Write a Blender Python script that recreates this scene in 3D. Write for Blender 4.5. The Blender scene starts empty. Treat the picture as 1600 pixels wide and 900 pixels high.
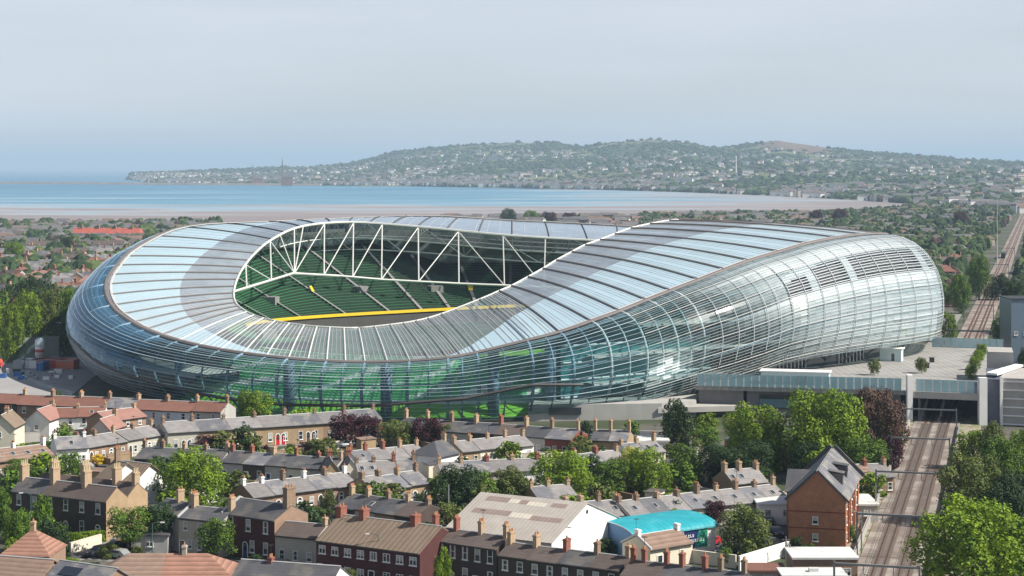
import bpy, bmesh, math, random
from mathutils import Vector, Matrix
R_ = math.radians
random.seed(7)
scene = bpy.context.scene
COL = scene.collection

# ------------------------------------------------------------ camera, world, sun
F, H, HOR = 2950.0, 62.0, 263.0          # focal length in photo pixels, eye height (m), eye level row
cam = bpy.data.cameras.new('camera'); cam_o = bpy.data.objects.new('camera', cam); COL.objects.link(cam_o)
cam.sensor_width = 36; cam.lens = 36 * F / 1600
cam.shift_y = -(450 - HOR) / 1600
cam.clip_start = 1; cam.clip_end = 200000
cam_o.location = (0, 0, H); cam_o.rotation_euler = (R_(90), 0, 0)
scene.camera = cam_o

SUN_DIR = Vector((0.70, -0.17, 0.695)).normalized()      # towards the sun
sun_el = math.asin(SUN_DIR.z); sun_az = math.atan2(SUN_DIR.x, SUN_DIR.y)
world = bpy.data.worlds.new('World'); scene.world = world; world.use_nodes = True
wn = world.node_tree; bg = wn.nodes['Background']
sky = wn.nodes.new('ShaderNodeTexSky'); sky.sky_type = 'NISHITA'; sky.sun_disc = False
sky.sun_elevation = sun_el; sky.sun_rotation = sun_az
sky.air_density = 1.0; sky.dust_density = 0.6; sky.ozone_density = 2.0; sky.altitude = 60
# thin even high cloud: desaturates the sky a little
hsv = wn.nodes.new('ShaderNodeHueSaturation'); hsv.inputs['Saturation'].default_value = 0.75
wn.links.new(sky.outputs[0], hsv.inputs['Color'])
tc = wn.nodes.new('ShaderNodeTexCoord'); mp = wn.nodes.new('ShaderNodeMapping')
mp.inputs['Scale'].default_value = (1.2, 1.2, 9)
nz = wn.nodes.new('ShaderNodeTexNoise'); nz.inputs['Scale'].default_value = 2.2; nz.inputs['Detail'].default_value = 5
rmp = wn.nodes.new('ShaderNodeMapRange'); rmp.inputs['From Min'].default_value = .35; rmp.inputs['From Max'].default_value = .75
rmp.inputs['To Min'].default_value = 0.35; rmp.inputs['To Max'].default_value = .62
mx = wn.nodes.new('ShaderNodeMix'); mx.data_type = 'RGBA'
mx.inputs['B'].default_value = (10.4, 10.6, 11.8, 1)
wn.links.new(tc.outputs['Generated'], mp.inputs['Vector']); wn.links.new(mp.outputs[0], nz.inputs['Vector'])
wn.links.new(nz.outputs['Fac'], rmp.inputs['Value'])
sepw = wn.nodes.new('ShaderNodeSeparateXYZ'); wn.links.new(tc.outputs['Generated'], sepw.inputs[0])
el = wn.nodes.new('ShaderNodeMapRange'); el.interpolation_type = 'SMOOTHSTEP'; el.inputs['From Min'].default_value = .10; el.inputs['From Max'].default_value = .45; el.inputs['To Min'].default_value = 1; el.inputs['To Max'].default_value = .12
wn.links.new(sepw.outputs['Z'], el.inputs['Value'])
mul = wn.nodes.new('ShaderNodeMath'); mul.operation = 'MULTIPLY'; wn.links.new(rmp.outputs[0], mul.inputs[0]); wn.links.new(el.outputs[0], mul.inputs[1]); wn.links.new(mul.outputs[0], mx.inputs['Factor'])
wn.links.new(hsv.outputs[0], mx.inputs['A']); wn.links.new(mx.outputs['Result'], bg.inputs['Color'])
bg.inputs['Strength'].default_value = 0.064
sun = bpy.data.lights.new('sun', 'SUN'); sun.energy = 5.0; sun.angle = R_(0.53); sun.color = (1.0, .945, .85)
sun_o = bpy.data.objects.new('sun', sun); COL.objects.link(sun_o)
sun_o.rotation_euler = SUN_DIR.to_track_quat('Z', 'Y').to_euler(); sun_o.location = (300, 0, 400)
scene.view_settings.view_transform = 'Standard'; scene.view_settings.look = 'None'
scene.view_settings.exposure = 0.57; scene.view_settings.gamma = 1
scene.view_settings.use_curve_mapping = False
scene.cycles.max_bounces = 8; scene.cycles.transparent_max_bounces = 24
scene.cycles.diffuse_bounces = 2; scene.cycles.glossy_bounces = 3; scene.cycles.transmission_bounces = 4
scene.cycles.volume_bounces = 0
scene.cycles.caustics_reflective = False; scene.cycles.caustics_refractive = False

def P(px, py, z=0.0):                      # point of height z seen at a photo pixel
    Y = F * (H - z) / (py - HOR); return Vector(((px - 800) * Y / F, Y, z))
def Q(px, py, Y):                          # point at distance Y seen at a photo pixel
    return Vector(((px - 800) * Y / F, Y, H - (py - HOR) * Y / F))

# ------------------------------------------------------------ materials
def nodes_of(m):
    m.use_nodes = True; nt = m.node_tree; return nt, nt.nodes, nt.links
MATS = {}
def mat(name, col, rough=.8, var=.25, scale=1.5, spec=.3, metal=0, rows=None, rnd=.0, bump=0, col2=None, c2scale=.3, c2lo=.5, c2hi=.6, trans=0, stretch=None):
    """procedural surface: colour broken by two noises, optional courses (rows = (axis, per metre, depth)), per-object variation"""
    if name in MATS: return MATS[name]
    m = bpy.data.materials.new(name); nt, N, L = nodes_of(m); b = N['Principled BSDF']
    b.inputs['Roughness'].default_value = rough; b.inputs['Metallic'].default_value = metal
    b.inputs['Specular IOR Level'].default_value = spec
    tc = N.new('ShaderNodeTexCoord'); vec = tc.outputs['Object']
    if stretch:
        mp = N.new('ShaderNodeMapping'); mp.inputs['Scale'].default_value = stretch; L.new(vec, mp.inputs['Vector']); vec = mp.outputs[0]
    oi = N.new('ShaderNodeObjectInfo')
    n1 = N.new('ShaderNodeTexNoise'); n1.inputs['Scale'].default_value = scale; n1.inputs['Detail'].default_value = 6; n1.inputs['Roughness'].default_value = .65
    vadd = N.new('ShaderNodeVectorMath'); vadd.operation = 'ADD'
    cmb = N.new('ShaderNodeVectorMath'); cmb.operation = 'SCALE'; cmb.inputs[0].default_value = (37, 17, 11); L.new(oi.outputs['Random'], cmb.inputs['Scale'])
    L.new(vec, vadd.inputs[0]); L.new(cmb.outputs[0], vadd.inputs[1]); L.new(vadd.outputs[0], n1.inputs['Vector'])
    mr = N.new('ShaderNodeMapRange'); mr.inputs['From Min'].default_value = .25; mr.inputs['From Max'].default_value = .75
    mr.inputs['To Min'].default_value = 1 - var; mr.inputs['To Max'].default_value = 1 + var; L.new(n1.outputs['Fac'], mr.inputs['Value'])
    val = mr.outputs[0]
    if rnd:
        m2 = N.new('ShaderNodeMapRange'); m2.inputs['To Min'].default_value = 1 - rnd; m2.inputs['To Max'].default_value = 1 + rnd; L.new(oi.outputs['Random'], m2.inputs['Value'])
        mm = N.new('ShaderNodeMath'); mm.operation = 'MULTIPLY'; L.new(val, mm.inputs[0]); L.new(m2.outputs[0], mm.inputs[1]); val = mm.outputs[0]
    if rows:
        w = N.new('ShaderNodeTexWave'); w.wave_type = 'BANDS'; w.bands_direction = rows[0]; w.wave_profile = 'SAW'
        w.inputs['Scale'].default_value = rows[1] * .314; w.inputs['Distortion'].default_value = .6; w.inputs['Detail'].default_value = 1; L.new(tc.outputs['Object'], w.inputs['Vector'])
        m3 = N.new('ShaderNodeMapRange'); m3.inputs['To Min'].default_value = 1 - rows[2]; m3.inputs['To Max'].default_value = 1 + rows[2] * .5; L.new(w.outputs['Fac'], m3.inputs['Value'])
        mm = N.new('ShaderNodeMath'); mm.operation = 'MULTIPLY'; L.new(val, mm.inputs[0]); L.new(m3.outputs[0], mm.inputs[1]); val = mm.outputs[0]
    base = None
    if col2:
        n2 = N.new('ShaderNodeTexNoise'); n2.inputs['Scale'].default_value = c2scale; n2.inputs['Detail'].default_value = 5; L.new(vadd.outputs[0], n2.inputs['Vector'])
        r2 = N.new('ShaderNodeMapRange'); r2.inputs['From Min'].default_value = c2lo; r2.inputs['From Max'].default_value = c2hi; L.new(n2.outputs['Fac'], r2.inputs['Value'])
        mxx = N.new('ShaderNodeMix'); mxx.data_type = 'RGBA'; mxx.inputs['A'].default_value = (*col, 1); mxx.inputs['B'].default_value = (*col2, 1); L.new(r2.outputs[0], mxx.inputs['Factor']); base = mxx.outputs['Result']
    sc = N.new('ShaderNodeVectorMath'); sc.operation = 'SCALE'
    if base: L.new(base, sc.inputs[0])
    else: sc.inputs[0].default_value = col
    L.new(val, sc.inputs['Scale']); L.new(sc.outputs[0], b.inputs['Base Color'])
    if bump:
        bp = N.new('ShaderNodeBump'); bp.inputs['Strength'].default_value = 1; bp.inputs['Distance'].default_value = bump; L.new(n1.outputs['Fac'], bp.inputs['Height']); L.new(bp.outputs[0], b.inputs['Normal'])
    MATS[name] = m; return m

def glassy(name, tint, body, alpha, rough=.08, fres=.25, bodyrough=.5, spec=.6):
    """thin sheet: part clear (tinted), part milky body with a gloss, more mirror at grazing angles"""
    if name in MATS: return MATS[name]
    m = bpy.data.materials.new(name); nt, N, L = nodes_of(m); b = N['Principled BSDF']; out = N['Material Output']
    b.inputs['Base Color'].default_value = (*body, 1); b.inputs['Roughness'].default_value = bodyrough; b.inputs['Specular IOR Level'].default_value = spec
    tr = N.new('ShaderNodeBsdfTransparent'); tr.inputs[0].default_value = (*tint, 1)
    m1 = N.new('ShaderNodeMixShader'); m1.inputs[0].default_value = alpha
    oi = N.new('ShaderNodeTexCoord'); nz = N.new('ShaderNodeTexNoise'); nz.inputs['Scale'].default_value = .12; nz.inputs['Detail'].default_value = 4
    L.new(oi.outputs['Object'], nz.inputs['Vector'])
    mr = N.new('ShaderNodeMapRange'); mr.inputs['From Min'].default_value = .3; mr.inputs['From Max'].default_value = .7
    mr.inputs['To Min'].default_value = alpha * .8; mr.inputs['To Max'].default_value = min(1, alpha * 1.2); L.new(nz.outputs['Fac'], mr.inputs['Value']); L.new(mr.outputs[0], m1.inputs[0])
    L.new(tr.outputs[0], m1.inputs[1]); L.new(b.outputs[0], m1.inputs[2])
    gl = N.new('ShaderNodeBsdfGlossy'); gl.inputs['Roughness'].default_value = rough; gl.inputs[0].default_value = (.9, .95, 1, 1)
    fr = N.new('ShaderNodeLayerWeight'); fr.inputs['Blend'].default_value = fres
    m2 = N.new('ShaderNodeMixShader'); L.new(fr.outputs['Fresnel'], m2.inputs[0]); L.new(m1.outputs[0], m2.inputs[1]); L.new(gl.outputs[0], m2.inputs[2])
    L.new(m2.outputs[0], out.inputs['Surface']); MATS[name] = m; return m

# ------------------------------------------------------------ mesh building
class MB:
    def __init__(s): s.v = []; s.f = []; s.m = []
    def quad(s, a, b, c, d, mi=0): n = len(s.v); s.v += [tuple(a), tuple(b), tuple(c), tuple(d)]; s.f.append((n, n+1, n+2, n+3)); s.m.append(mi)
    def tri(s, a, b, c, mi=0): n = len(s.v); s.v += [tuple(a), tuple(b), tuple(c)]; s.f.append((n, n+1, n+2)); s.m.append(mi)
    def poly(s, pts, mi=0): n = len(s.v); s.v += [tuple(p) for p in pts]; s.f.append(tuple(range(n, n+len(pts)))); s.m.append(mi)
    def hexa(s, p, mi=0):           # p: 4 bottom + 4 top, ccw seen from above
        n = len(s.v); s.v += [tuple(q) for q in p]
        for f in ((3,2,1,0),(4,5,6,7),(0,1,5,4),(1,2,6,5),(2,3,7,6),(3,0,4,7)): s.f.append(tuple(n+i for i in f)); s.m.append(mi)
        return s
    def box(s, x0, x1, y0, y1, z0, z1, mi=0):
        return s.hexa([(x0,y0,z0),(x1,y0,z0),(x1,y1,z0),(x0,y1,z0),(x0,y0,z1),(x1,y0,z1),(x1,y1,z1),(x0,y1,z1)], mi)
    def prism(s, sec, x0, x1, mi=0):  # section in (y,z), ccw seen from +x ... extruded along x
        n = len(s.v); k = len(sec)
        s.v += [(x0, y, z) for y, z in sec] + [(x1, y, z) for y, z in sec]
        s.f.append(tuple(n+i for i in reversed(range(k)))); s.m.append(mi)
        s.f.append(tuple(n+k+i for i in range(k))); s.m.append(mi)
        for i in range(k): j = (i+1) % k; s.f.append((n+i, n+j, n+k+j, n+k+i)); s.m.append(mi)
        return s
    def tube(s, pts, r, k=6, mi=0, r2=None):
        pts = [Vector(p) for p in pts]; n0 = len(s.v); K = len(pts)
        for i, p in enumerate(pts):
            d = (pts[min(i+1, K-1)] - pts[max(i-1, 0)]).normalized()
            up = Vector((0,0,1)) if abs(d.z) < .9 else Vector((1,0,0))
            a = d.cross(up).normalized(); b = d.cross(a)
            rr = r if r2 is None else r + (r2-r)*i/max(1, K-1)
            for j in range(k):
                t = 2*math.pi*j/k; q = p + a*math.cos(t)*rr + b*math.sin(t)*rr; s.v.append(tuple(q))
        for i in range(K-1):
            for j in range(k):
                j2 = (j+1) % k; s.f.append((n0+i*k+j, n0+i*k+j2, n0+(i+1)*k+j2, n0+(i+1)*k+j)); s.m.append(mi)
        s.f.append(tuple(n0+j for j in reversed(range(k)))); s.m.append(mi)
        s.f.append(tuple(n0+(K-1)*k+j for j in range(k))); s.m.append(mi)
        return s
    def ring(s, rows, close=False, mi=0):    # rows: list of equally long point lists
        n = len(s.v); w = len(rows[0])
        for r in rows: s.v += [tuple(p) for p in r]
        for i in range(len(rows)-1):
            for j in range(w-1 + (1 if close else 0)):
                j2 = (j+1) % w; s.f.append((n+i*w+j, n+i*w+j2, n+(i+1)*w+j2, n+(i+1)*w+j)); s.m.append(mi)
        return s
    def attr(s, o, **kw):
        for k, vals in kw.items():
            a = o.data.attributes.new(k, 'FLOAT', 'FACE'); a.data.foreach_set('value', vals)
        return o
    def mesh(s, name, mats, smooth=False):
        me = bpy.data.meshes.new(name); me.from_pydata(s.v, [], s.f)
        for m in (mats if isinstance(mats, (list, tuple)) else [mats]): me.materials.append(m)
        me.polygons.foreach_set('material_index', s.m)
        if smooth: me.polygons.foreach_set('use_smooth', [True]*len(s.f))
        me.update(); return me
    def build(s, name, mats, parent=None, smooth=False):
        return link(name, s.mesh(name, mats, smooth), parent)
def link(name, me, parent=None, loc=None, rz=None):
    o = bpy.data.objects.new(name, me); COL.objects.link(o)
    if parent: o.parent = parent
    if loc is not None: o.location = loc
    if rz is not None: o.rotation_euler = (0, 0, rz)
    return o
def tag(o, label=None, cat=None, group=None, kind=None):
    if label: o['label'] = label
    if cat: o['category'] = cat
    if group: o['group'] = group
    if kind: o['kind'] = kind
    return o
def thing(name, label, cat, loc=(0,0,0), rz=0, group=None):
    o = bpy.data.objects.new(name, None); COL.objects.link(o); o.location = loc; o.rotation_euler = (0,0,rz); o.empty_display_size = .5
    return tag(o, label, cat, group)
def struct(o): o['kind'] = 'structure'; return o
KIDS = {}
def copy_tree(o, parent=None):
    c = o.copy(); COL.objects.link(c)
    if parent: c.parent = parent
    for ch in o.children: copy_tree(ch, c)
    return c
# ------------------------------------------------------------ ground, flats, sea, hills
def noise2(x, y, s=1.0):
    from mathutils import noise
    return noise.fractal(Vector((x*s, y*s, 3.1)), 1.0, 2.0, 4)
M_ground = mat('ground_soil', (.05,.065,.028), .95, .35, .06, col2=(.10,.092,.078), c2scale=.035, c2lo=.45, c2hi=.55)
M_asph = mat('asphalt', (.065,.065,.07), .9, .2, .3, col2=(.095,.09,.088), c2scale=.08)
M_conc = mat('concrete', (.42,.40,.37), .85, .1, .4, col2=(.34,.32,.30), c2scale=.1, c2lo=.4, c2hi=.7)
M_conc_d = mat('concrete_dark', (.22,.21,.21), .85, .12, .4)
M_white = mat('white_render', (.80,.79,.76), .8, .06, .5, rnd=.06)
coast = [(-400,352),(0,352),(150,353),(330,351),(480,345),(600,344),(700,344),(800,344),(1000,341),(1150,339),(1300,337),(1400,331),(1440,324)]
cp = [P(a, b) for a, b in coast]
g = MB(); g.poly([(-4000,-60,0),(4500,-60,0),(4500,3600,0)] + [tuple(p) for p in reversed(cp)] + [(-4000, 2100, 0)])
ground = struct(g.build('ground', M_ground))
# sea
m = bpy.data.materials.new('sea_water'); nt, N, L = nodes_of(m); b = N['Principled BSDF']
tc = N.new('ShaderNodeTexCoord'); mp = N.new('ShaderNodeMapping'); mp.inputs['Scale'].default_value = (.0006, .004, 1); L.new(tc.outputs['Object'], mp.inputs['Vector'])
n1 = N.new('ShaderNodeTexNoise'); n1.inputs['Scale'].default_value = 1.4; n1.inputs['Detail'].default_value = 7; L.new(mp.outputs[0], n1.inputs['Vector'])
cr = N.new('ShaderNodeValToRGB'); cr.color_ramp.elements[0].position = .35; cr.color_ramp.elements[0].color = (.030,.135,.24,1); cr.color_ramp.elements[1].position = .68; cr.color_ramp.elements[1].color = (.10,.25,.36,1)
L.new(n1.outputs['Fac'], cr.inputs[0]); L.new(cr.outputs[0], b.inputs['Base Color'])
b.inputs['Roughness'].default_value = .45; b.inputs['Specular IOR Level'].default_value = .16
m_sea = m
g = MB(); g.quad((-60000,900,-2),(60000,900,-2),(60000,60000,-2),(-60000,60000,-2)); struct(g.build('sea', m_sea))
# tidal flats: mud and shallow water in long streaks
m = bpy.data.materials.new('tidal_mud'); nt, N, L = nodes_of(m); b = N['Principled BSDF']
tc = N.new('ShaderNodeTexCoord'); sep = N.new('ShaderNodeSeparateXYZ'); L.new(tc.outputs['Object'], sep.inputs[0])
mp = N.new('ShaderNodeMapping'); mp.inputs['Scale'].default_value = (.0011, .0045, 1); mp.inputs['Rotation'].default_value = (0,0,.10); L.new(tc.outputs['Object'], mp.inputs['Vector'])
n1 = N.new('ShaderNodeTexNoise'); n1.inputs['Scale'].default_value = 1.5; n1.inputs['Detail'].default_value = 5; n1.inputs['Distortion'].default_value = .8; L.new(mp.outputs[0], n1.inputs['Vector'])
gy = N.new('ShaderNodeMapRange'); gy.inputs['From Min'].default_value = 2050; gy.inputs['From Max'].default_value = 3700; gy.inputs['To Min'].default_value = -.34; gy.inputs['To Max'].default_value = .19; L.new(sep.outputs['Y'], gy.inputs['Value'])
gx = N.new('ShaderNodeMapRange'); gx.inputs['From Min'].default_value = -100; gx.inputs['From Max'].default_value = 800; gx.inputs['To Min'].default_value = 0; gx.inputs['To Max'].default_value = -.33; L.new(sep.outputs['X'], gx.inputs['Value'])
ad = N.new('ShaderNodeMath'); ad.operation = 'ADD'; L.new(n1.outputs['Fac'], ad.inputs[0]); L.new(gy.outputs[0], ad.inputs[1])
ad2 = N.new('ShaderNodeMath'); ad2.operation = 'ADD'; L.new(ad.outputs[0], ad2.inputs[0]); L.new(gx.outputs[0], ad2.inputs[1])
cr = N.new('ShaderNodeValToRGB'); e = cr.color_ramp.elements; e[0].position = .30; e[0].color = (.24,.20,.19,1); e[1].position = .80; e[1].color = (.08,.20,.29,1)
x = e.new(.44); x.color = (.31,.275,.27,1); x = e.new(.50); x.color = (.30,.37,.42,1); x = e.new(.62); x.color = (.13,.28,.38,1)
L.new(ad2.outputs[0], cr.inputs[0]); L.new(cr.outputs[0], b.inputs['Base Color'])
b.inputs['Roughness'].default_value = .5; b.inputs['Specular IOR Level'].default_value = .15
g = MB(); g.quad((-6000,1500,-1.2),(6000,1500,-1.2),(6000,5600,-1.2),(-6000,5600,-1.2)); struct(g.build('tidal_flat', m))
# long pier
M_pier = mat('pier_stone', (.30,.26,.23), .9, .3, .02)
g = MB(); a = P(-60, 286.0, 0); c = P(500, 289.6, 0)
g.hexa([(a.x,a.y,-2),(c.x,c.y,-2),(c.x+5,c.y+60,-2),(a.x+5,a.y+60,-2),(a.x,a.y+10,6),(c.x,c.y+10,6),(c.x+5,c.y+40,6),(a.x+5,a.y+40,6)])
tag(g.build('pier', M_pier), 'long low stone pier reaching across the bay towards the far town', 'pier')

g = MB(); a = P(-60, 269.5, 0); c = P(205, 269.0, 0)
g.box(a.x, c.x, a.y, a.y+120, -2, 7)
tag(g.build('breakwater', M_pier), 'thin dark breakwater on the horizon at far left', 'breakwater')
# hills: height field over the photo's columns
sil = [(120,269),(190,268.5),(250,267),(330,264.5),(430,262),(500,259),(545,256),(580,247),(620,236),(680,230),(740,224),(800,222),(860,221),(915,229),(960,222),(1010,217),(1060,220),(1110,230),(1150,228),(1185,223),(1215,217.5),(1250,224),(1330,234),(1400,240),(1500,247),(1600,252),(1750,256),(1900,258)]
shore = [(120,272),(190,279),(240,285.5),(330,288),(500,289.5),(640,290.5),(800,293),(950,296.5),(1080,300),(1200,305),(1300,310),(1380,314.5),(1430,318),(1500,327),(1600,334),(1750,345),(1900,350)]
def interp(t, x):
    if x <= t[0][0]: return t[0][1]
    for (x0,y0),(x1,y1) in zip(t, t[1:]):
        if x <= x1:
            u = (x-x0)/(x1-x0); return y0+(y1-y0)*u
    return t[-1][1]
def ridge_y(px): return 10500 if px < 560 else 10500 - 1500*min(1,(px-560)/400)
def hill_z(px, Y):
    Y0 = F*H/(interp(shore, px)-HOR); Yr = ridge_y(px)
    zr = max(6, H + (HOR-interp(sil, px))*Yr/F - 2)
    t = (Y-Y0)/(Yr-Y0)
    if t <= 0: return -1.0 + 3*0
    X = (px-800)*Y/F
    if t <= 1: h = zr*(.62*t**1.1+.38*t*t)
    else: h = zr*max(0, 1-(t-1)*1.5)
    n = noise2(X, Y, 1/900.0)
    h += n*16*min(1, t*3)*min(1, abs(1-t)*4)*min(1, zr/70)
    return max(h, 1.5 if t > .003 else -1)
M_hill = mat('hill_ground', (.035,.062,.022), .95, .4, .01, col2=(.16,.16,.075), c2scale=.003, c2lo=.46, c2hi=.56)
g = MB(); rows = []
pxs = [196 + i*8 for i in range(214)]
for j in range(70):
    u = j/69; row = []
    for px in pxs:
        Y0 = F*H/(interp(shore, px)-HOR)*.999; Y = Y0 + (13500-Y0)*(u**1.25)
        z = -3 if j == 0 else hill_z(px, Y)
        row.append(((px-800)*Y/F, Y, z))
    rows.append(row)
g.ring(rows); hill_o = struct(g.build('hills', [M_hill, mat('heath', (.15,.10,.065), .95, .3, .02)], smooth=True))
for p_ in hill_o.data.polygons:
    c_ = p_.center; px_ = 800+c_.x*F/c_.y
    if 1185 < px_ < 1300 and c_.y > 8000 and c_.z > 95: p_.material_index = 1
g = MB(); hx = []

def blob(g, c, r, h, rnd, mi=0):
    k = 6; n = len(g.v); a0 = rnd.random()*6
    for (zz, rr) in ((0,.75),(.45,1.0),(.8,.62)):
        for j in range(k):
            t = a0+2*math.pi*j/k; q = rr*r*rnd.uniform(.75,1.2); g.v.append((c[0]+math.cos(t)*q, c[1]+math.sin(t)*q, c[2]+h*zz*rnd.uniform(.85,1.15)))
    g.v.append((c[0], c[1], c[2]+h))
    for i in range(2):
        for j in range(k): g.f.append((n+i*k+j, n+i*k+(j+1)%k, n+(i+1)*k+(j+1)%k, n+(i+1)*k+j)); g.m.append(mi)
    for j in range(k): g.f.append((n+2*k+j, n+2*k+(j+1)%k, n+3*k)); g.m.append(mi)
def little_house(g, c, w, d, h, a, wi, ri):
    ca, sa = math.cos(a), math.sin(a)
    def T(x, y, z): return (c[0]+x*ca-y*sa, c[1]+x*sa+y*ca, c[2]+z)
    g.hexa([T(-w/2,-d/2,-3),T(w/2,-d/2,-3),T(w/2,d/2,-3),T(-w/2,d/2,-3),T(-w/2,-d/2,h),T(w/2,-d/2,h),T(w/2,d/2,h),T(-w/2,d/2,h)], wi)
    e = .4; r = h+d*.32
    A,B,C,D = T(-w/2-e,-d/2-e,h+.05),T(w/2+e,-d/2-e,h+.05),T(w/2+e,d/2+e,h+.05),T(-w/2-e,d/2+e,h+.05); E,G = T(-w/2+1.5,0,r),T(w/2-1.5,0,r)
    g.quad(A,B,G,E,ri); g.quad(C,D,E,G,ri); g.tri(B,C,G,ri); g.tri(D,A,E,ri)
LEAFM = [mat('wood_dark', (.020,.038,.016), .95, .35, .1), mat('wood_mid', (.036,.062,.022), .95, .35, .1), mat('wood_light', (.07,.10,.03), .95, .3, .1), mat('wood_red', (.05,.028,.028), .95, .3, .1)]
WALLM = [mat('far_white_wall', (.75,.73,.69), .8, .1, .1), mat('far_cream_wall', (.50,.44,.36), .8, .1, .1), mat('far_brick_wall', (.26,.15,.11), .9, .1, .1)]
ROOFM = [mat('far_slate', (.13,.125,.13), .8, .2, .1), mat('far_tile', (.17,.115,.095), .85, .2, .1), mat('far_brown_tile', (.13,.115,.105), .85, .2, .1)]
rnd = random.Random(3)
g = MB(); gh = MB(); n = 0
while n < 26000:
    px = rnd.uniform(200, 1800)
    Y0 = F*H/(interp(shore, px)-HOR); Yr = ridge_y(px)
    # even in the picture: sample rows of the image rather than metres
    py0, py1 = interp(shore, px), interp(sil, px)
    t = rnd.random()**1.35
    Y = Y0*1.004 + (Yr*1.01-Y0)*t; X = (px-800)*Y/F; z = hill_z(px, Y)
    dens = noise2(X, Y, 1/500.0)
    heath = 1185 < px < 1300 and Y > 8000 and z > 95
    if heath: 
        if rnd.random() < .88: n += 1; continue
    if dens < -.12 and rnd.random() < .8: n += 1; continue
    r = rnd.uniform(4.5, 10)*(1 + Y/9000*.25)*(1.4 if rnd.random() < .12 else 1)
    if px < 420: r *= .45+.55*(px-200)/220
    blob(g, (X, Y, z-2), r, r*rnd.uniform(.8,1.2), rnd, rnd.choices([0,1,2,3], [5,6,2,.4])[0]); n += 1
tag(g.build('hillside_woods', LEAFM), 'hazy green woods covering the hills across the bay', 'woods', kind='stuff')
n = 0
while n < 6200:
    px = rnd.uniform(205, 1750) if n % 4 else rnd.uniform(205, 900); t = rnd.random()**2.5
    Y0 = F*H/(interp(shore, px)-HOR); Yr = ridge_y(px)
    Y = Y0*1.006 + (Yr-Y0)*t*.8; X = (px-800)*Y/F; z = hill_z(px, Y)
    k = noise2(X+900, Y, 1/650.0)
    if k < rnd.uniform(-.25, .22) : n += 1; continue
    big = rnd.random() < .04
    w = rnd.uniform(10, 22)*(2 if big else 1)
    little_house(gh, (X, Y, z), w, rnd.uniform(8, 12), rnd.uniform(6, 9)*(1.5 if big else 1), rnd.uniform(-.5,.5), rnd.choices([0,1,2],[8,3,.6])[0], 3+rnd.choices([0,1,2],[5,1,1])[0]); n += 1
tag(gh.build('hillside_town', WALLM+ROOFM), 'hazy pale houses scattered over the hillside town across the bay', 'town', kind='stuff')
# waterfront landmarks across the bay
def far_block(px, py, w, h, d, col, label, name='waterfront_building', cat='building'):
    c = P(px, py, 2); g = MB(); g.box(-w/2, w/2, 0, d, -4, h, 0)
    k = max(3, int(w/7)); fl = max(2, int(h/3.5))
    o = thing(name, label, cat, c); g.build('wall', col, o)
    g2 = MB()
    for i in range(k):
        for j in range(fl): x = -w/2+(i+.5)*w/k; z = 1+j*(h-2)/fl; g2.box(x-1.6, x+1.6, -.2, .1, z+.6, z+2.4)
    g2.build('windows', mat('far_window', (.09,.11,.13), .4, .1), o)['kind'] = 'stuff'
    g3 = MB(); g3.box(-w/2-.5, w/2+.5, -.5, d+.5, h+.01, h+1.2); g3.build('roof', ROOFM[0], o)
far_block(655, 288.5, 60, 17, 20, WALLM[0], 'white waterfront block, leftmost of the pale row by the far shore')
far_block(690, 288.5, 75, 18, 20, WALLM[0], 'white waterfront block in the middle of the pale row by the far shore')
far_block(722, 289, 50, 17, 20, WALLM[1], 'cream waterfront block at the right of the pale row by the far shore')
far_block(1018, 283, 80, 22, 25, WALLM[0], 'white block among trees below the middle of the hills', )
far_block(1178, 291, 110, 25, 25, WALLM[1], 'pale apartment block near the shore right of the chimney mast')
far_block(1345, 287, 90, 24, 25, WALLM[0], 'white long block on the wooded slope at right')
far_block(1582, 288, 100, 26, 25, WALLM[1], 'pale block high among trees at the right edge')
def spire(px, base, top, label, r=5):
    c = P(px, base, 4); Y = c.y; h = (base-top)*Y/F
    o = thing('church', label, 'church', c)
    g = MB(); g.box(-r,r,0,2*r,-5,h*.5); g.build('tower', WALLM[2], o)
    g = MB(); A=[(-r,0),(r,0),(r,2*r),(-r,2*r)]
    for i in range(4): g.tri((*A[i],h*.5+.05),(*A[(i+1)%4],h*.5+.05),(0,r,h))
    g.build('spire', ROOFM[0], o)
    g = MB(); g.box(r,r+34,2,16,-5,h*.25); g.build('nave', WALLM[2], o)
    g = MB(); g.prism([(1,h*.25+.05),(17,h*.25+.05),(9,h*.42)], r, r+35); g.build('roof', ROOFM[0], o)
spire(441, 288, 245, 'tall thin church spire above the far town, left of the hills', 3.4)
spire(395, 287, 255, 'shorter church spire in the far town, left of the tall one', 3)
def mast(px, base, top, w, label):
    c = P(px, base, 4); h = (base-top)*c.y/F
    g = MB(); g.tube([c, c+Vector((0,0,h))], w, 6, r2=w*.6); o = g.build('mast', WALLM[0]); tag(o, label, 'mast')
mast(1150, 291, 243, 3, 'white mast rising from the town below the hills')
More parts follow.
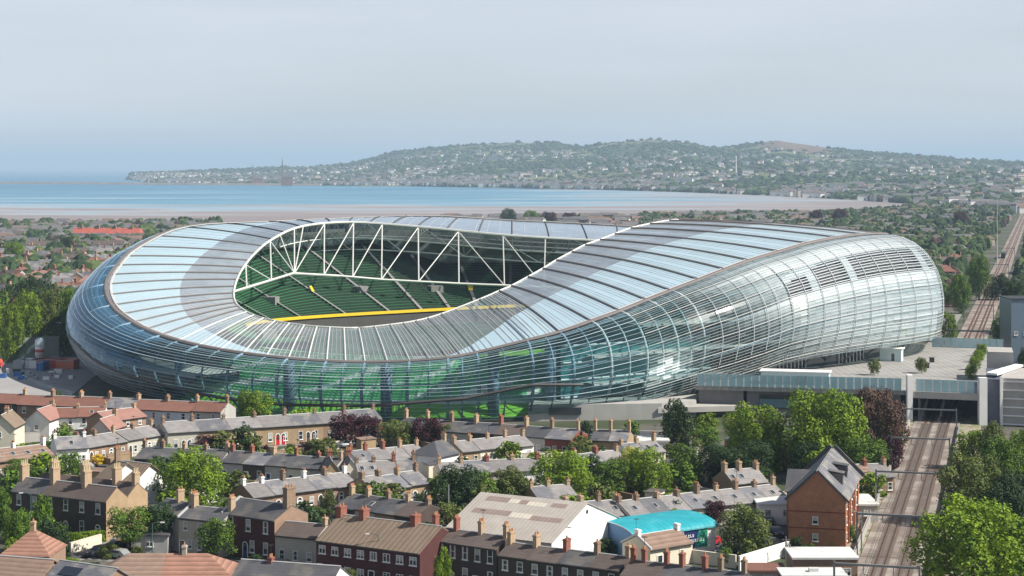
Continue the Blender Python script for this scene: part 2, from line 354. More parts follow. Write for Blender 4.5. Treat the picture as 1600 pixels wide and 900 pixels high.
# ------------------------------------------------------------ stadium
ST = [ # rim (px,py,Y), inner edge (px,py,Y)
((570,567,466),(560,513,500)),((640,565,464),(610,508,501)),((700,560,463),(650,502,503)),((745,552,464),(690,491,507)),
((824,533,466),(750,468,512)),((875,520,469),(780,455,516)),((925,503,473),(799,447,520)),((970,487,478),(825,433,525)),
((1012,470,484),(848,420,530)),((1050,455,489),(869,407,536)),((1094,438,495),(893,394,543)),((1135,422,501),(914,383,550)),
((1173,408,508),(937,375,560)),((1220,394,516),(960,366,572)),((1265,381,525),(985,357,585)),((1310,372,535),(1015,350,598)),
((1350,367,548),(1045,345,612)),((1384,366,565),(1060,344,625)),
((1380,368.5,600),(1070,348,640)),((1318,371,640),(1040,352,648)),((1255,372,680),(1046,362,651)),((1130,366,710),(1010,374,651)),
((964,353,722),(965,377,652)),((800,345,726),(800,368,656)),((677,338,723),(652,354,663)),((552,341,712),(545,347,663)),
((418,347,690),(470,354,648)),((287,355,650),(425,374,630)),((212,386,612),(398,396,612)),((180,415,590),(380,418,597)),
((163,445,568),(370,437,582)),((172,478,545),(365,458,566)),((205,505,523),(368,473,550)),((250,525,507),(378,483,537)),
((310,541,492),(397,493,525)),((380,553,480),(430,502,514)),((450,561,472),(475,509,506)),((510,565,468),(515,512,501))]
NS = len(ST)
RIM = [Q(*a) for a, b in ST]; INN = [Q(*b) for a, b in ST]
def cr_(pts, s):                       # closed Catmull-Rom
    n = len(pts); i = int(math.floor(s)); t = s-i; p = [pts[(i+k) % n] for k in (-1,0,1,2)]
    if isinstance(pts[0], (tuple, Vector)):
        return .5*((2*p[1])+(p[2]-p[0])*t+(2*p[0]-5*p[1]+4*p[2]-p[3])*t*t+(3*p[1]-p[0]-3*p[2]+p[3])*t**3)
    return p[1]+(p[2]-p[1])*t
CEN = Vector((-2, 592, 0)); U = Vector((.8,.6,0)); V = Vector((-.6,.8,0))
def plan_n(s):                         # outward normal in plan of the rim
    d = cr_(RIM, s+.4)-cr_(RIM, s-.4); n = Vector((d.y, -d.x, 0)).normalized()
    return n if n.dot(cr_(RIM, s)-CEN) > 0 else -n
NRM = [plan_n(i) for i in range(NS)]
#        bulge, bottom z, bottom offset per station
BUL = [4,4,4,5,7,9,10,11,12,13,14,14,14,14,14,13.5,13.5,14, 14,15,16,15,14,13,12,12,12.5,13,13.5,13.5,12.5,11.5,10.5,9.5,8,7,6,5]
ZB  = [0,0,0,0,0,0,.5,1.5,3,4.5,6.2,8,9.8,11,11.6,12,12,12, 10,10,9,8,7,6,5,4,3,2,1,.5,0,0,0,0,0,0,0,0]
OFF = [1,1,1,1,2,3,4,5,6,7,8,9,10,11,12,13,14.5,15, 14,10,0,0,0,0,0,-1,-1,-1,-1.5,-1.5,-1,0,0,0,0,0,1,1]
def facade(s, v, push=0):
    Rp = cr_(RIM, s); n = (cr_(NRM, s)).normalized(); b = cr_(BUL, s); zb = cr_(ZB, s); c = cr_(OFF, s)
    h = Rp.z-zb
    P0 = (0, Rp.z); P1 = (b*1.0, Rp.z-.04*h); P2 = (b*1.35, zb+.42*h); P3 = (c, zb)
    w = ((1-v)**3, 3*v*(1-v)**2, 3*v*v*(1-v), v**3)
    r = sum(a*q[0] for a, q in zip(w, (P0,P1,P2,P3))); z = sum(a*q[1] for a, q in zip(w, (P0,P1,P2,P3)))
    return Vector((Rp.x, Rp.y, 0)) + n*(r+push) + Vector((0,0,z))
def roof(s, t, up=0):
    a = cr_(INN, s); b = cr_(RIM, s); p = a.lerp(b, t); bow = .9 if 4 < s < 21 else .5
    p.z += bow*4*t*(1-t) + up; return p
stadium = thing('stadium', 'huge curved glass stadium with a swooping saddle roof open over green stands', 'stadium', CEN)
def bs(g, name, mats, parent=None, smooth=False):      # build a stadium part: world coordinates, parented in place
    o = g.build(name, mats, None, smooth); o.parent = parent or stadium
    if (parent or stadium) is stadium: o.matrix_parent_inverse = Matrix.Translation(-CEN)
    return o
G_top   = mat('roof_sheet', (.41,.55,.62), .28, .07, .04, spec=.5)
G_inner = glassy('roof_polycarbonate', (.66,.76,.80), (.40,.47,.53), .70, .18, .18, .35)
G_front = glassy('roof_clear_polycarbonate', (.90,.97,.97), (.56,.62,.64), .26, .12, .12, .35)
def frit_glass(name):
    m = bpy.data.materials.new(name); nt, N, L = nodes_of(m); b = N['Principled BSDF']; out = N['Material Output']
    at = N.new('ShaderNodeAttribute'); at.attribute_name = 'frit'
    c = N.new('ShaderNodeMix'); c.data_type = 'RGBA'; c.inputs['A'].default_value = (.06,.20,.22,1); c.inputs['B'].default_value = (.78,.85,.86,1); L.new(at.outputs['Fac'], c.inputs['Factor']); L.new(c.outputs['Result'], b.inputs['Base Color'])
    b.inputs['Roughness'].default_value = .14; b.inputs['Specular IOR Level'].default_value = 1.0
    t = N.new('ShaderNodeMix'); t.data_type = 'RGBA'; t.inputs['A'].default_value = (.88,.98,.98,1); t.inputs['B'].default_value = (.70,.88,.90,1); L.new(at.outputs['Fac'], t.inputs['Factor'])
    tr = N.new('ShaderNodeBsdfTransparent'); L.new(t.outputs['Result'], tr.inputs[0])
    ar = N.new('ShaderNodeMapRange'); ar.inputs['To Min'].default_value = .07; ar.inputs['To Max'].default_value = .84; L.new(at.outputs['Fac'], ar.inputs['Value'])
    m1 = N.new('ShaderNodeMixShader'); L.new(ar.outputs[0], m1.inputs[0]); L.new(tr.outputs[0], m1.inputs[1]); L.new(b.outputs[0], m1.inputs[2])
    gl = N.new('ShaderNodeBsdfGlossy'); pl = N.new('ShaderNodeAttribute'); pl.attribute_name = 'polish'
    rr = N.new('ShaderNodeMapRange'); rr.inputs['To Min'].default_value = .42; rr.inputs['To Max'].default_value = .11; L.new(pl.outputs['Fac'], rr.inputs['Value']); L.new(rr.outputs[0], b.inputs['Roughness'])
    r2 = N.new('ShaderNodeMapRange'); r2.inputs['To Min'].default_value = .30; r2.inputs['To Max'].default_value = .10; L.new(pl.outputs['Fac'], r2.inputs['Value']); L.new(r2.outputs[0], gl.inputs['Roughness']); gl.inputs[0].default_value = (.88,.95,1,1)
    fr = N.new('ShaderNodeLayerWeight'); fr.inputs['Blend'].default_value = .18
    m2 = N.new('ShaderNodeMixShader'); L.new(fr.outputs['Fresnel'], m2.inputs[0]); L.new(m1.outputs[0], m2.inputs[1]); L.new(gl.outputs[0], m2.inputs[2]); L.new(m2.outputs[0], out.inputs['Surface']); return m
G_frit = frit_glass('facade_fritted_glass')
G_blue  = glassy('facade_sky_blue_glass', (.50,.74,.86), (.06,.25,.42), .34, .06, .17, .3)  # blue body, deepened with the sky colour this flank reflects
G_grey  = glassy('facade_grey_mesh', (.4,.44,.47), (.17,.18,.20), .80, .2, .12, .5)
M_steel = mat('white_steel', (.60,.60,.57), .5, .06, .3)
M_steel_g = mat('grey_steel', (.34,.35,.36), .5, .1, .3)
M_dark = mat('dark_gutter', (.075,.07,.07), .6, .15, .3)
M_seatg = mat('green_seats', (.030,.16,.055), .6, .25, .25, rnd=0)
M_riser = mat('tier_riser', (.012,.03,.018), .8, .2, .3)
M_seatb = mat('lightened_green_seats', (.15,.52,.24), .6, .2, .2)  # green raised to make up for sunlight the roof blocks
M_seatw = mat('white_seats', (.80,.84,.80), .6, .1, .3)
M_turf = mat('pitch_grass', (.085,.24,.02), .9, .12, .08, rows=('X', .1, .14))
# outer opaque sheet share along each rib (from rim)
SPL = {0:0,1:0,2:.04,3:.16,4:.42,5:.5,6:.55,7:.57,8:.58,9:.58,10:.58,11:.58,12:.58,13:.56,14:.54,15:.52,16:.5,17:.5,18:.5,19:.5,20:.3,21:.0,22:0,23:0,24:.0,25:.1,26:.4,27:.60,28:.62,29:.6,30:.58,31:.56,32:.50,33:.42,34:.30,35:.14,36:.03,37:0}
SPLL = [SPL[i] for i in range(NS)]
SUB = 4
gi, gf, go, go2 = MB(), MB(), MB(), MB()
NT = 6
for i in range(NS*SUB):
    s0, s1 = i/SUB, (i+1)/SUB
    for (g, a, b, w) in ((gi, 0, None, 0), (go, None, 1, 1)):
        c0 = 1-cr_(SPLL, s0); c1 = 1-cr_(SPLL, s1)
        if w == 0: lo0 = lo1 = 0; hi0, hi1 = c0, c1
        else: lo0, lo1 = c0, c1; hi0 = hi1 = 1
        if hi0-lo0 < .005 and hi1-lo1 < .005: continue
        tgt = g
        if w == 1 and s0 > 22: tgt = go2
        if w == 0 and (s0 >= 34 or s0 < 5): tgt = gf
        for k in range(NT):
            f0, f1 = k/NT, (k+1)/NT
            tgt.quad(roof(s0, lo0+(hi0-lo0)*f0), roof(s0, lo0+(hi0-lo0)*f1), roof(s1, lo1+(hi1-lo1)*f1), roof(s1, lo1+(hi1-lo1)*f0))
bs(gi, 'inner_roof_panel', G_inner, smooth=True); bs(go, 'outer_roof_panel', G_top, smooth=True); bs(go2, 'outer_roof_panel', G_top, smooth=True); bs(gf, 'front_roof_panel', G_front, smooth=True)
# ribs
rib_s = []
for i in range(NS):
    rib_s.append(float(i))
    if i >= 26 or i < 3: rib_s.append(i+.5)
    if 21 <= i < 26: rib_s += [i+1/3, i+2/3]
M_rib = mat('rib_grey_brown', (.17,.15,.145), .6, .1, .3); M_ribw = mat('rib_pale', (.52,.51,.49), .5, .1, .3)
for s in rib_s:
    g = MB(); pale = (s >= 33.5 or s < 5)
    far = 20 < s < 27.5
    pts = [roof(s, t/8, .15) for t in range(9)]
    g.tube(pts, .27 if pale else (.26 if far else .28), 4); bs(g, 'roof_rib', M_dark if far else (M_ribw if pale else M_rib))
# fine glazing bars between the ribs
g = MB(); gg = MB()
for i in range(NS*SUB*2):
    s = i/(SUB*2)
    if abs(s-round(s*2)/2) < .01: continue
    (g if (s >= 34 or s < 5) else gg).tube([roof(s, t/4, .08) for t in range(5)], .11 if (s >= 34 or s < 5) else .045, 3)
bs(g, 'front_glazing_bars', M_ribw); bs(gg, 'glazing_bars', M_ribw)
# ring gutter at the rim, edge beam at the opening
g = MB(); g.ring([[facade(i/SUB, 0, q)+Vector((0,0,z)) for i in range(NS*SUB)] for q, z in ((-1.2,.25),(-1.1,.5),(-.1,.5),(.3,.1),(-.1,-.4))], True); bs(g, 'rim_gutter', M_rib, smooth=False)
g = MB(); g.ring([[facade(i/SUB, 0, q)+Vector((0,0,z)) for i in range(NS*SUB)] for q, z in ((-2.3,.30),(-2.2,.42),(-1.6,.42),(-1.5,.30))], True); bs(g, 'rim_walkway', M_ribw)
def loop_tube(name, fn, r, m, s0=0, s1=NS, k=5):
    g = MB(); n = int((s1-s0)*SUB); g.tube([fn(s0+(s1-s0)*i/n) for i in range(n+1)], r, k); return bs(g, name, m, smooth=True)
loop_tube('opening_edge_beam', lambda s: roof(s, 0, .1), .32, M_steel, 0, NS)
# facade of overlapping glass louvres
gl = {k: MB() for k in 'bfg'}; FR = []; PO = []
MR = 42
bright = lambda s: max(0, min(1, (s-7.5)/3.5)) if s < 20 else (1 if s < 22 else 0)
rs = random.Random(5)
SEGF = 4
ROWJ = [rs.uniform(-.55,.55) for _ in range(80)]
def sst(a, b, x): t = max(0, min(1, (x-a)/(b-a))); return t*t*(3-2*t)
def frit(s, v, j):
    """share of white frit on a pane: none at the low front, rising to milky on the right flank"""
    o = ROWJ[j]; r = ROWJ[j+25]
    if s > 25: return .03+.04*r
    up = sst(7.5+v*2.5+o*.5, 12.0+v*1.5+o, s)
    f = .04 + .62*up*(1+.35*r)
    if s > 9.3: f += .30*up*(sst(.44,.49,v)-sst(.54,.60,v) + sst(.12,.15,v)-sst(.22,.26,v))
    if v > .62: f = .05+(f-.05)*sst(9.8+o*.6, 13.2+o, s)
    if v < .30 and 5 < s < 11: f += .14*(1-v/.30)*sst(5, 7, s)
    return max(.02, min(.95, f + rs.uniform(-.04,.04)))
def zone(s, v, j=0):
    if s >= NS-.01: s -= NS
    if s > 33+ROWJ[j]*.8 or s < 26: return 'f'
    return 'g' if v > vg(s) else 'b'
def vg(s):
    if s < 29: return .62
    q = facade(s, .7); return at_px(s, interp(DK, 800+q.x*F/q.y))
def at_px(s, py):                      # v on the facade at station s that is seen at row py
    lo, hi = 0.15, .999
    for _ in range(14):
        md = (lo+hi)/2; q = facade(s, md)
        if HOR+(H-q.z)*F/q.y < py: lo = md
        else: hi = md
    return (lo+hi)/2
DK = [(107,516),(155,565),(205,588),(269,605),(344,622),(440,632),(577,634),(728,622),(830,601)]
vent = lambda s, v: 12.0 < s < 17.6 and .27 < v < .47 and v > .27 + max(0,(13.2-s))*.09
for j in range(MR):
    v0, v1 = j/MR, (j+1)/MR
    for i in range(NS*SEGF):
        s0, s1 = i/SEGF, (i+1)/SEGF; sm = (s0+s1)/2; vm = (v0+v1)/2
        if vent(sm, vm) and abs(sm-14.1) > .13 and abs(sm-16.6) > .13 and abs(sm-12.9) > .13: continue
        low = (.65 if sm < 8.6 else .30) if sm > 7 and sm < 20 else .25
        if 8.6 < sm < 12 and .2 < vm < .62: low = .0
        tilt = low*rs.uniform(.8,1.2)
        a, b = facade(s0, v0, .02), facade(s1, v0, .02); c, d = facade(s1, v1, tilt), facade(s0, v1, tilt)
        z_ = zone(sm, vm, j); gl[z_].quad(d, c, b, a)
        if z_ == 'f': FR.append(frit(sm, vm, j)); PO.append(1.0 if (9.2 < sm < 12 and .2 < vm < .5) or not (7 < sm < 12.5) else 0.0)
q_ = bs(gl['f'], 'glass_louvre', G_frit); gl['f'].attr(q_, frit=FR, polish=PO)
bs(gl['b'], 'blue_louvre', G_blue); bs(gl['g'], 'grey_mesh', G_grey)
# open vent slats
g = MB()
for j in range(int(.25*MR*1.0), int(.49*MR)):
    v = (j+.5)/MR; sa = 12.0+max(0, (.32-v)*8)
    g.tube([facade(sa+(17.6-sa)*k/24, v, .2) for k in range(25)], .15, 4)
bs(g, 'vent_slat', mat('mullion_pale', (.50,.55,.58), .45, .1, .3))
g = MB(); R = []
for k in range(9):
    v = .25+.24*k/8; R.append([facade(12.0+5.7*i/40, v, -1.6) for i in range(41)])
g.ring(R); bs(g, 'vent_backing', mat('vent_shade_dark', (.035,.035,.038), .8, .3, .3))  # dark sheet added behind the slats as the shade inside
# long horizontal louvre edges that catch the light
g = MB()
for j in range(2, MR, 1):
    v = j/MR
    for (sa, sb) in ((7, 21),) if not (.26 < v < .47 and j % 2) else ((7, 11.9), (17.7, 21)):
        n = int((sb-sa)*4); g.tube([facade(sa+(sb-sa)*k/n, v, .55) for k in range(n+1)], .045 if j % 5 else .12, 3)
bs(g, 'louvre_rail', M_ribw)
g = MB()
for j in range(2, MR, 2):
    v = j/MR
    g.tube([facade((26+(NS+7-26)*k/80), v, .3) for k in range(81)], .045 if j % 8 else .11, 3)
bs(g, 'thin_louvre_rail', mat('pale_blue_steel', (.42,.52,.57), .4, .1))
# mullions: one bent steel rib each
M_mull = mat('mullion_blue_grey', (.22,.33,.43), .45, .1, .3); M_mullp = mat('mullion_pale', (.50,.55,.58), .45, .1, .3)
for i in range(NS*2):
    s = i/2; r = .42 if i % 2 == 0 else .24
    if 18 < s < 26 and i % 2: continue
    g = MB(); g.tube([facade(s, v/10, -.45) for v in range(11)], r, 4)
    if 9.5 <= s < 19: g = MB(); g.tube([facade(s, v/10, .62) for v in range(11)], .11, 4)
    bs(g, 'mullion', M_mullp if 6 <= s < 19 else M_mull, smooth=True)
# ring trusses behind the glass
for v, r_ in ((.10,.22),(.30,.16),(.52,.16),(.74,.16)):
    loop_tube('ring_beam', lambda s: facade(s, v, -1.0), r_, M_mull)
g = MB()
for i in range(NS*2):
    s = i/2
    g.tube([facade(s, .10, -1.2), facade(s+.25, .02, -3.2), facade(s+.5, .10, -1.2)], .12, 3)
    g.tube([facade(s, .02, -3.2), facade(s+.5, .02, -3.2)], .12, 3)
bs(g, 'eaves_truss', M_mullp)
# dark service band that dips across the front glass
g = MB(); pts = []
for k in range(0, 61):
    s = 30.5+(NS+5.2-30.5)*k/60; 
    q = facade(s, .7); px = 800+q.x*F/q.y; py = interp(DK, px); v = at_px(s, py); pts.append(facade(s, v, .35))
g.tube(pts, .42, 5); bs(g, 'service_band', M_dark)
# columns behind the front glass
for s in (33.2, 35.8, 0.4, 3.4, 4.9):
    b = cr_(RIM, s)-cr_(NRM, s)*4; g = MB(); g.tube([Vector((b.x,b.y,0)), Vector((b.x,b.y,b.z-1))], 1.5, 10); bs(g, 'column', mat('blue_column', (.12,.19,.26), .6, .1), smooth=True)
# inner core wall and concourse floors (stand structure behind the glass)
def inset(s, d, z): 
    n = cr_(NRM, s).normalized(); q = cr_(RIM, s)-n*d; return Vector((q.x, q.y, z))
M_core = mat('core_wall', (.10,.12,.135), .8, .2, .15); M_slab = mat('concourse_slab', (.45,.46,.45), .8, .1, .2)
M_teal = mat('teal_glazed_wall', (.03,.16,.17), .35, .25, .3, spec=.5)
sA, sB = 6.0, 34.0
n = int((sB-sA)*SUB)
g = MB(); g.ring([[inset(sA+(sB-sA)*i/n, 13, 0) for i in range(n+1)], [inset(sA+(sB-sA)*i/n, 13, max(3, cr_(RIM, sA+(sB-sA)*i/n).z-7)) for i in range(n+1)]]); bs(g, 'core_wall', M_core)
g = MB(); n2 = 24; g.ring([[inset(5.2+5.5*i/n2, 3.2, z) for i in range(n2+1)] for z in (4.5, 17.5)]); bs(g, 'teal_glazing', M_teal)
g = MB()
for z in (4.5, 9, 13.2, 17.5):
    g.tube([inset(5.2+5.5*i/n2, 3.0, z) for i in range(n2+1)], .28, 4)
bs(g, 'floor_edge', M_mullp)
for z in (8, 15, 22, 29):
    g = MB()
    for i in range(n):
        s0, s1 = sA+(sB-sA)*i/n, sA+(sB-sA)*(i+1)/n
        if min(cr_(RIM, s0).z, cr_(RIM, s1).z) < z+5: continue
        a, b, c, d = inset(s0, 13, z), inset(s0, -1.0, z), inset(s1, -1.0, z), inset(s1, 13, z)
        u = Vector((0,0,.5)); g.quad(a,b,c,d); g.quad(a-u,d-u,c-u,b-u); g.quad(b-u,c-u,c,b)
    if g.f: bs(g, 'concourse_floor', M_slab)
# bowl
def ang(s): 
    d = cr_(RIM, s)-CEN; return math.atan2(d.dot(V), d.dot(U))
def bowl(s, a, b, z, e=3.2):
    t = ang(s); c, q = math.cos(t), math.sin(t); r = (abs(c/a)**e+abs(q/b)**e)**(-1/e); p = CEN+U*(c*r)+V*(q*r); return Vector((p.x, p.y, z))
def tier(name, s0, s1, fa, fb, rows, m):
    n = int((s1-s0)*SUB); g = MB(); prof = []
    for k in range(rows):
        t0, t1 = k/rows, (k+1)/rows; prof += [(t0, k/rows), (t0, (k+1)/rows)]
    prof.append((1, 1))
    R = []
    for (t, zt) in prof:
        row = []
        for i in range(n+1):
            s = s0+(s1-s0)*i/n; a, b = fa(s), fb(s); p = a.lerp(b, t); p.z = a.z+(b.z-a.z)*zt; row.append(p)
        R.append(row)
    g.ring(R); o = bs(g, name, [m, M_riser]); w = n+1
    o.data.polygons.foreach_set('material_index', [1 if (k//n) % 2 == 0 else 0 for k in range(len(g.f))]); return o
def back(s): 
    q = inset(s, 26, 0); zr = cr_(RIM, s).z; f = bowl(s, 80, 54, 13.5)
    # limit the tier to 48 m deep
    d = (q-Vector((f.x,f.y,0))); L_ = min(d.length, 50); d.normalize(); p = Vector((f.x,f.y,0))+d*L_; top = 36.5 if s > 25.5 or s < 17 else (27 if s < 24 else 27+9.5*(s-24)/1.5); p.z = min(top, max(14, zr-8)); return p
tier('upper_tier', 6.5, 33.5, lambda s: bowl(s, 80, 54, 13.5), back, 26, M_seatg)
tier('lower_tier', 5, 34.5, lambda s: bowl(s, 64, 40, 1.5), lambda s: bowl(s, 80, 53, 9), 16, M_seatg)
n = int(27*SUB)
def band(name, m, a, b, z0, z1, s0=6.5, s1=33.5):
    g = MB(); n = int((s1-s0)*SUB); g.ring([[bowl(s0+(s1-s0)*i/n, a, b, z) for i in range(n+1)] for z in (z0, z1)]); return bs(g, name, m)
M_yel = mat('yellow_board', (.72,.50,.03), .5, .1)
band('yellow_fascia', M_yel, 79.6, 53.6, 13.5, 14.5, 20.5, 33.5); band('shade_band', M_dark, 79.8, 53.8, 8, 13.0)  # dark band stands for the shadow below the upper tier
band('box_front', M_dark, 81, 54.6, 8.8, 13.4)
def rw(s, q):
    b = back(s); t = roof(s, .6).z-4; return Vector((b.x, b.y, max(b.z-.5, min(b.z+q, t))))
g = MB(); g.ring([[rw(6.5+27*i/108, q) for i in range(109)] for q in (0, 9)]); bs(g, 'rear_wall', mat('rear_wall_grey', (.32,.325,.31), .8, .25, .12, rows=('Z', .3, .2)))
# aisles and vomitories on the upper tier
for k in range(34):
    s = 7+k*.8
    a, b = bowl(s, 80, 54, 13.5), back(s)
    if (b-a).length < 18: continue
    g = MB(); w = cr_(NRM, s).cross(Vector((0,0,1)))*.55; u = Vector((0,0,.95)); g.quad(a-w+u, a+w+u, b+w+u, b-w+u); bs(g, 'aisle', M_conc_d)
    if k % 2 == 0:
        t = .28; p = a.lerp(b, t); ax = (b-a).normalized(); h = Vector((ax.x, ax.y, 0)).normalized(); ww = w*4; L2 = h*5
        g = MB(); z1 = Vector((0,0,2.6)); g.hexa([p-ww, p+ww, p+ww+L2, p-ww+L2, p-ww+z1, p+ww+z1, p+ww+L2+z1, p-ww+L2+z1]); bs(g, 'vomitory', M_conc_d)
    if k % 4 == 1:
        g = MB(); p = a.lerp(b, .33)+Vector((0,0,1.0)); p2 = a.lerp(b, .36)+Vector((0,0,1.6)); g.quad(p-w*1.5, p+w*1.5, p2+w*1.5+Vector((0,0,.6)), p2-w*1.5+Vector((0,0,.6))); bs(g, 'amber_sign', M_yel)
# north end: low bank of bright seats with white seat pattern, seen through the front glass
def nb(s, d, z): return inset(s, d, z)
s0, s1 = 33, NS+6.5; n = 60
g = MB(); gw = MB(); rowsn = 18
for k in range(rowsn):
    d0, d1 = 9+k*1.0, 10+k*1.0; z0 = 3.0+k*.56; z1 = z0+.56
    for i in range(n):
        sa, sb = s0+(s1-s0)*i/n, s0+(s1-s0)*(i+1)/n
        ph = (i*1.0-k*1.15) % 9; wht = ph < 2.6 and (i*7+k*3) % 5 and k > 1 or (k == 0)
        G = gw if wht else g
        G.quad(nb(sa,d0,z0), nb(sb,d0,z0), nb(sb,d0,z1), nb(sa,d0,z1)); G.quad(nb(sa,d0,z1), nb(sb,d0,z1), nb(sb,d1,z1), nb(sa,d1,z1))
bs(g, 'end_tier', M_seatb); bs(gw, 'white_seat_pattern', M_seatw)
g = MB(); g.ring([[nb(s0+(s1-s0)*i/n, d, z) for i in range(n+1)] for d, z in ((2.2,.3),(9,3.0))]); bs(g, 'grass_bank', mat('lightened_bank_grass', (.16,.40,.035), .9, .2, .1))  # grass green lightened too, for the missing sunlight
# pitch
g = MB(); pc = CEN; g.quad(*[Vector((0,0,.12))+pc+U*a*60+V*b*37 for a, b in ((-1,-1),(1,-1),(1,1),(-1,1))]); bs(g, 'pitch', M_turf)
# big truss along the far side of the opening
truss = bs(MB().tube([roof(s, 0, -.1) for s in [20+.25*i for i in range(49)]], .34, 6), 'roof_truss', M_steel)
truss['label'] = 'white steel roof truss with zigzag braces across the opening'
bot = [Q(364,456,566), Q(458,427,622), Q(530,431,634), Q(600,437,640), Q(717,443,646), Q(795,446,648), Q(880,450,646)]
g = MB()
g.tube(bot, .42, 6); bs(g, 'bottom_chord', M_steel, truss)
topS = lambda px, Y0=None: min((roof(20+12*i/400, 0, -.3) for i in range(401)), key=lambda p: abs(800+p.x*F/p.y-px)+(0 if p.y > 575 else 1000))
def botS(px):
    for a, b in zip(bot, bot[1:]):
        pa, pb = 800+a.x*F/a.y, 800+b.x*F/b.y
        if pa <= px <= pb: return a.lerp(b, (px-pa)/(pb-pa))
    return bot[-1] if px > 800 else bot[0]
vx = [384,422,460,506,551,596,654,717,788,850]
for i, x in enumerate(vx):
    g = MB(); g.tube([botS(x), topS(x)], .23, 5); bs(g, 'brace', M_steel, truss)
    if i < len(vx)-1:
        x2 = vx[i+1]; a, b = (botS(x), topS(x2)) if 2 <= i < 7 else (topS(x), botS(x2))
        g = MB(); g.tube([a, b], .20, 5); bs(g, 'brace', M_steel, truss)
for x, dx in ((460,-22),(460,-38),(460,14)):
    g = MB(); g.tube([botS(x), topS(x+dx)], .2, 5); bs(g, 'brace', M_steel, truss)
# secondary radial trusses under the far roof
for i in range(21, 27):
  for hh in (0,):
    s = i+.0; g = MB(); K = 7; tp = [roof(s, .03+.9*t/K, -.4) for t in range(K+1)]; bt = [roof(s, .03+.9*(t+.5)/K, -4.0) for t in range(K)]
    zz = []
    for a, b in zip(tp, bt): zz += [a, b]
    zz.append(tp[-1]); g.tube(zz, .13, 3); g.tube(bt, .22, 4); bs(g, 'roof_beam', M_steel)
for t in (.12, .35, .62):
    g = MB(); n = 6*7
    a = [roof(20.5+6*i/n, t, -.6) for i in range(n+1)]; b = [roof(20.5+6*(i+.5)/n, t, -6.0) for i in range(n)]
    zz = []
    for p, q in zip(a, b): zz += [p, q]
    g.tube(zz, .12, 3); g.tube(b, .24, 4); bs(g, 'ring_truss', M_steel)
# lowered ceiling panels at the far end
g = MB()
for i in range(20*3, 25*3):
    s0, s1 = i/3, i/3+.26
    g.quad(roof(s0, .25, -7), roof(s1, .25, -7), roof(s1, .8, -9.5), roof(s0, .8, -9.5))
bs(g, 'ceiling_panel', mat('ceiling_pale', (.55,.62,.64), .4, .1))

# finer truss one bay behind the main one, under the roof
sub = bs(MB().tube([roof(21+.25*i, .22, -1.0) for i in range(45)], .22, 5), 'rear_truss', M_steel)
lowc = [roof(21+.25*i, .22, -1.0)+Vector((0,0,-9.5*min(1, .25+i/8, .25+(44-i)/8))) for i in range(45)]
g = MB(); g.tube(lowc, .26, 5); bs(g, 'lower_chord', M_steel, sub)
for i in range(0, 43, 3):
    a, b, c = roof(21+.25*i, .22, -1.0), lowc[i+1], roof(21+.25*(i+3), .22, -1.0) if i < 42 else roof(21+.25*44, .22, -1.0)
    g = MB(); g.tube([a, b], .15, 4); g.tube([b, c], .15, 4); bs(g, 'brace', M_steel, sub)
for i in range(2, 44, 4):         # ties from the main truss back to the finer one
    a = roof(21+.25*i, 0, -.5); g = MB(); g.tube([a, lowc[i]], .14, 4); g.tube([a, roof(21+.25*i, .45, -1)], .14, 4); bs(g, 'tie', M_steel, sub)
# glazed boxes along the back of the far stand
g = MB(); n = 60
for i in range(n):
    s_ = 20.5+6.5*i/n; p, q = back(s_), back(s_+6.5/n*.86); u = Vector((0,0,2.4)); o_ = (CEN-p).normalized()*.4; o_.z = .6; g.quad(p+o_, q+o_, q+o_+u, p+o_+u)
bs(g, 'box_window', mat('box_glass', (.28,.35,.36), .2, .3, .4, spec=.7))
# ------------------------------------------------------------ houses
W = {
 'brick_tan': mat('tan_brick', (.36,.255,.155), .9, .16, .8, rnd=.08), 'brick_brown': mat('brown_brick', (.27,.18,.125), .9, .18, .8, rnd=.08),
 'brick_dark': mat('shaded_dark_brick', (.075,.056,.047), .9, .2, .6), 'brick_red': mat('red_brick', (.22,.065,.045), .9, .2, .8),  # dark brick holds the shade of walls turned from the sun
 'brick_orange': mat('orange_brick', (.40,.175,.095), .9, .22, 1.2, rows=('Z', 3, .1)),
 'brick_maroon': mat('maroon_brick', (.085,.032,.030), .9, .18, .8), 'render_white': M_white,
 'render_cream': mat('cream_render', (.66,.60,.48), .85, .08, .5, rnd=.06), 'render_grey': mat('grey_render', (.42,.41,.38), .85, .12, .5, rnd=.06),
 'render_shade': mat('shaded_white_render', (.55,.60,.66), .85, .08, .5), 'render_pink': mat('pink_grey_render', (.46,.38,.35), .85, .1, .5),  # blue tint of white walls standing in shade, put into the colour
 'render_stone': mat('pebble_dash', (.45,.42,.35), .9, .12, 1)}
ROW = ('Z', 3.2, .12)
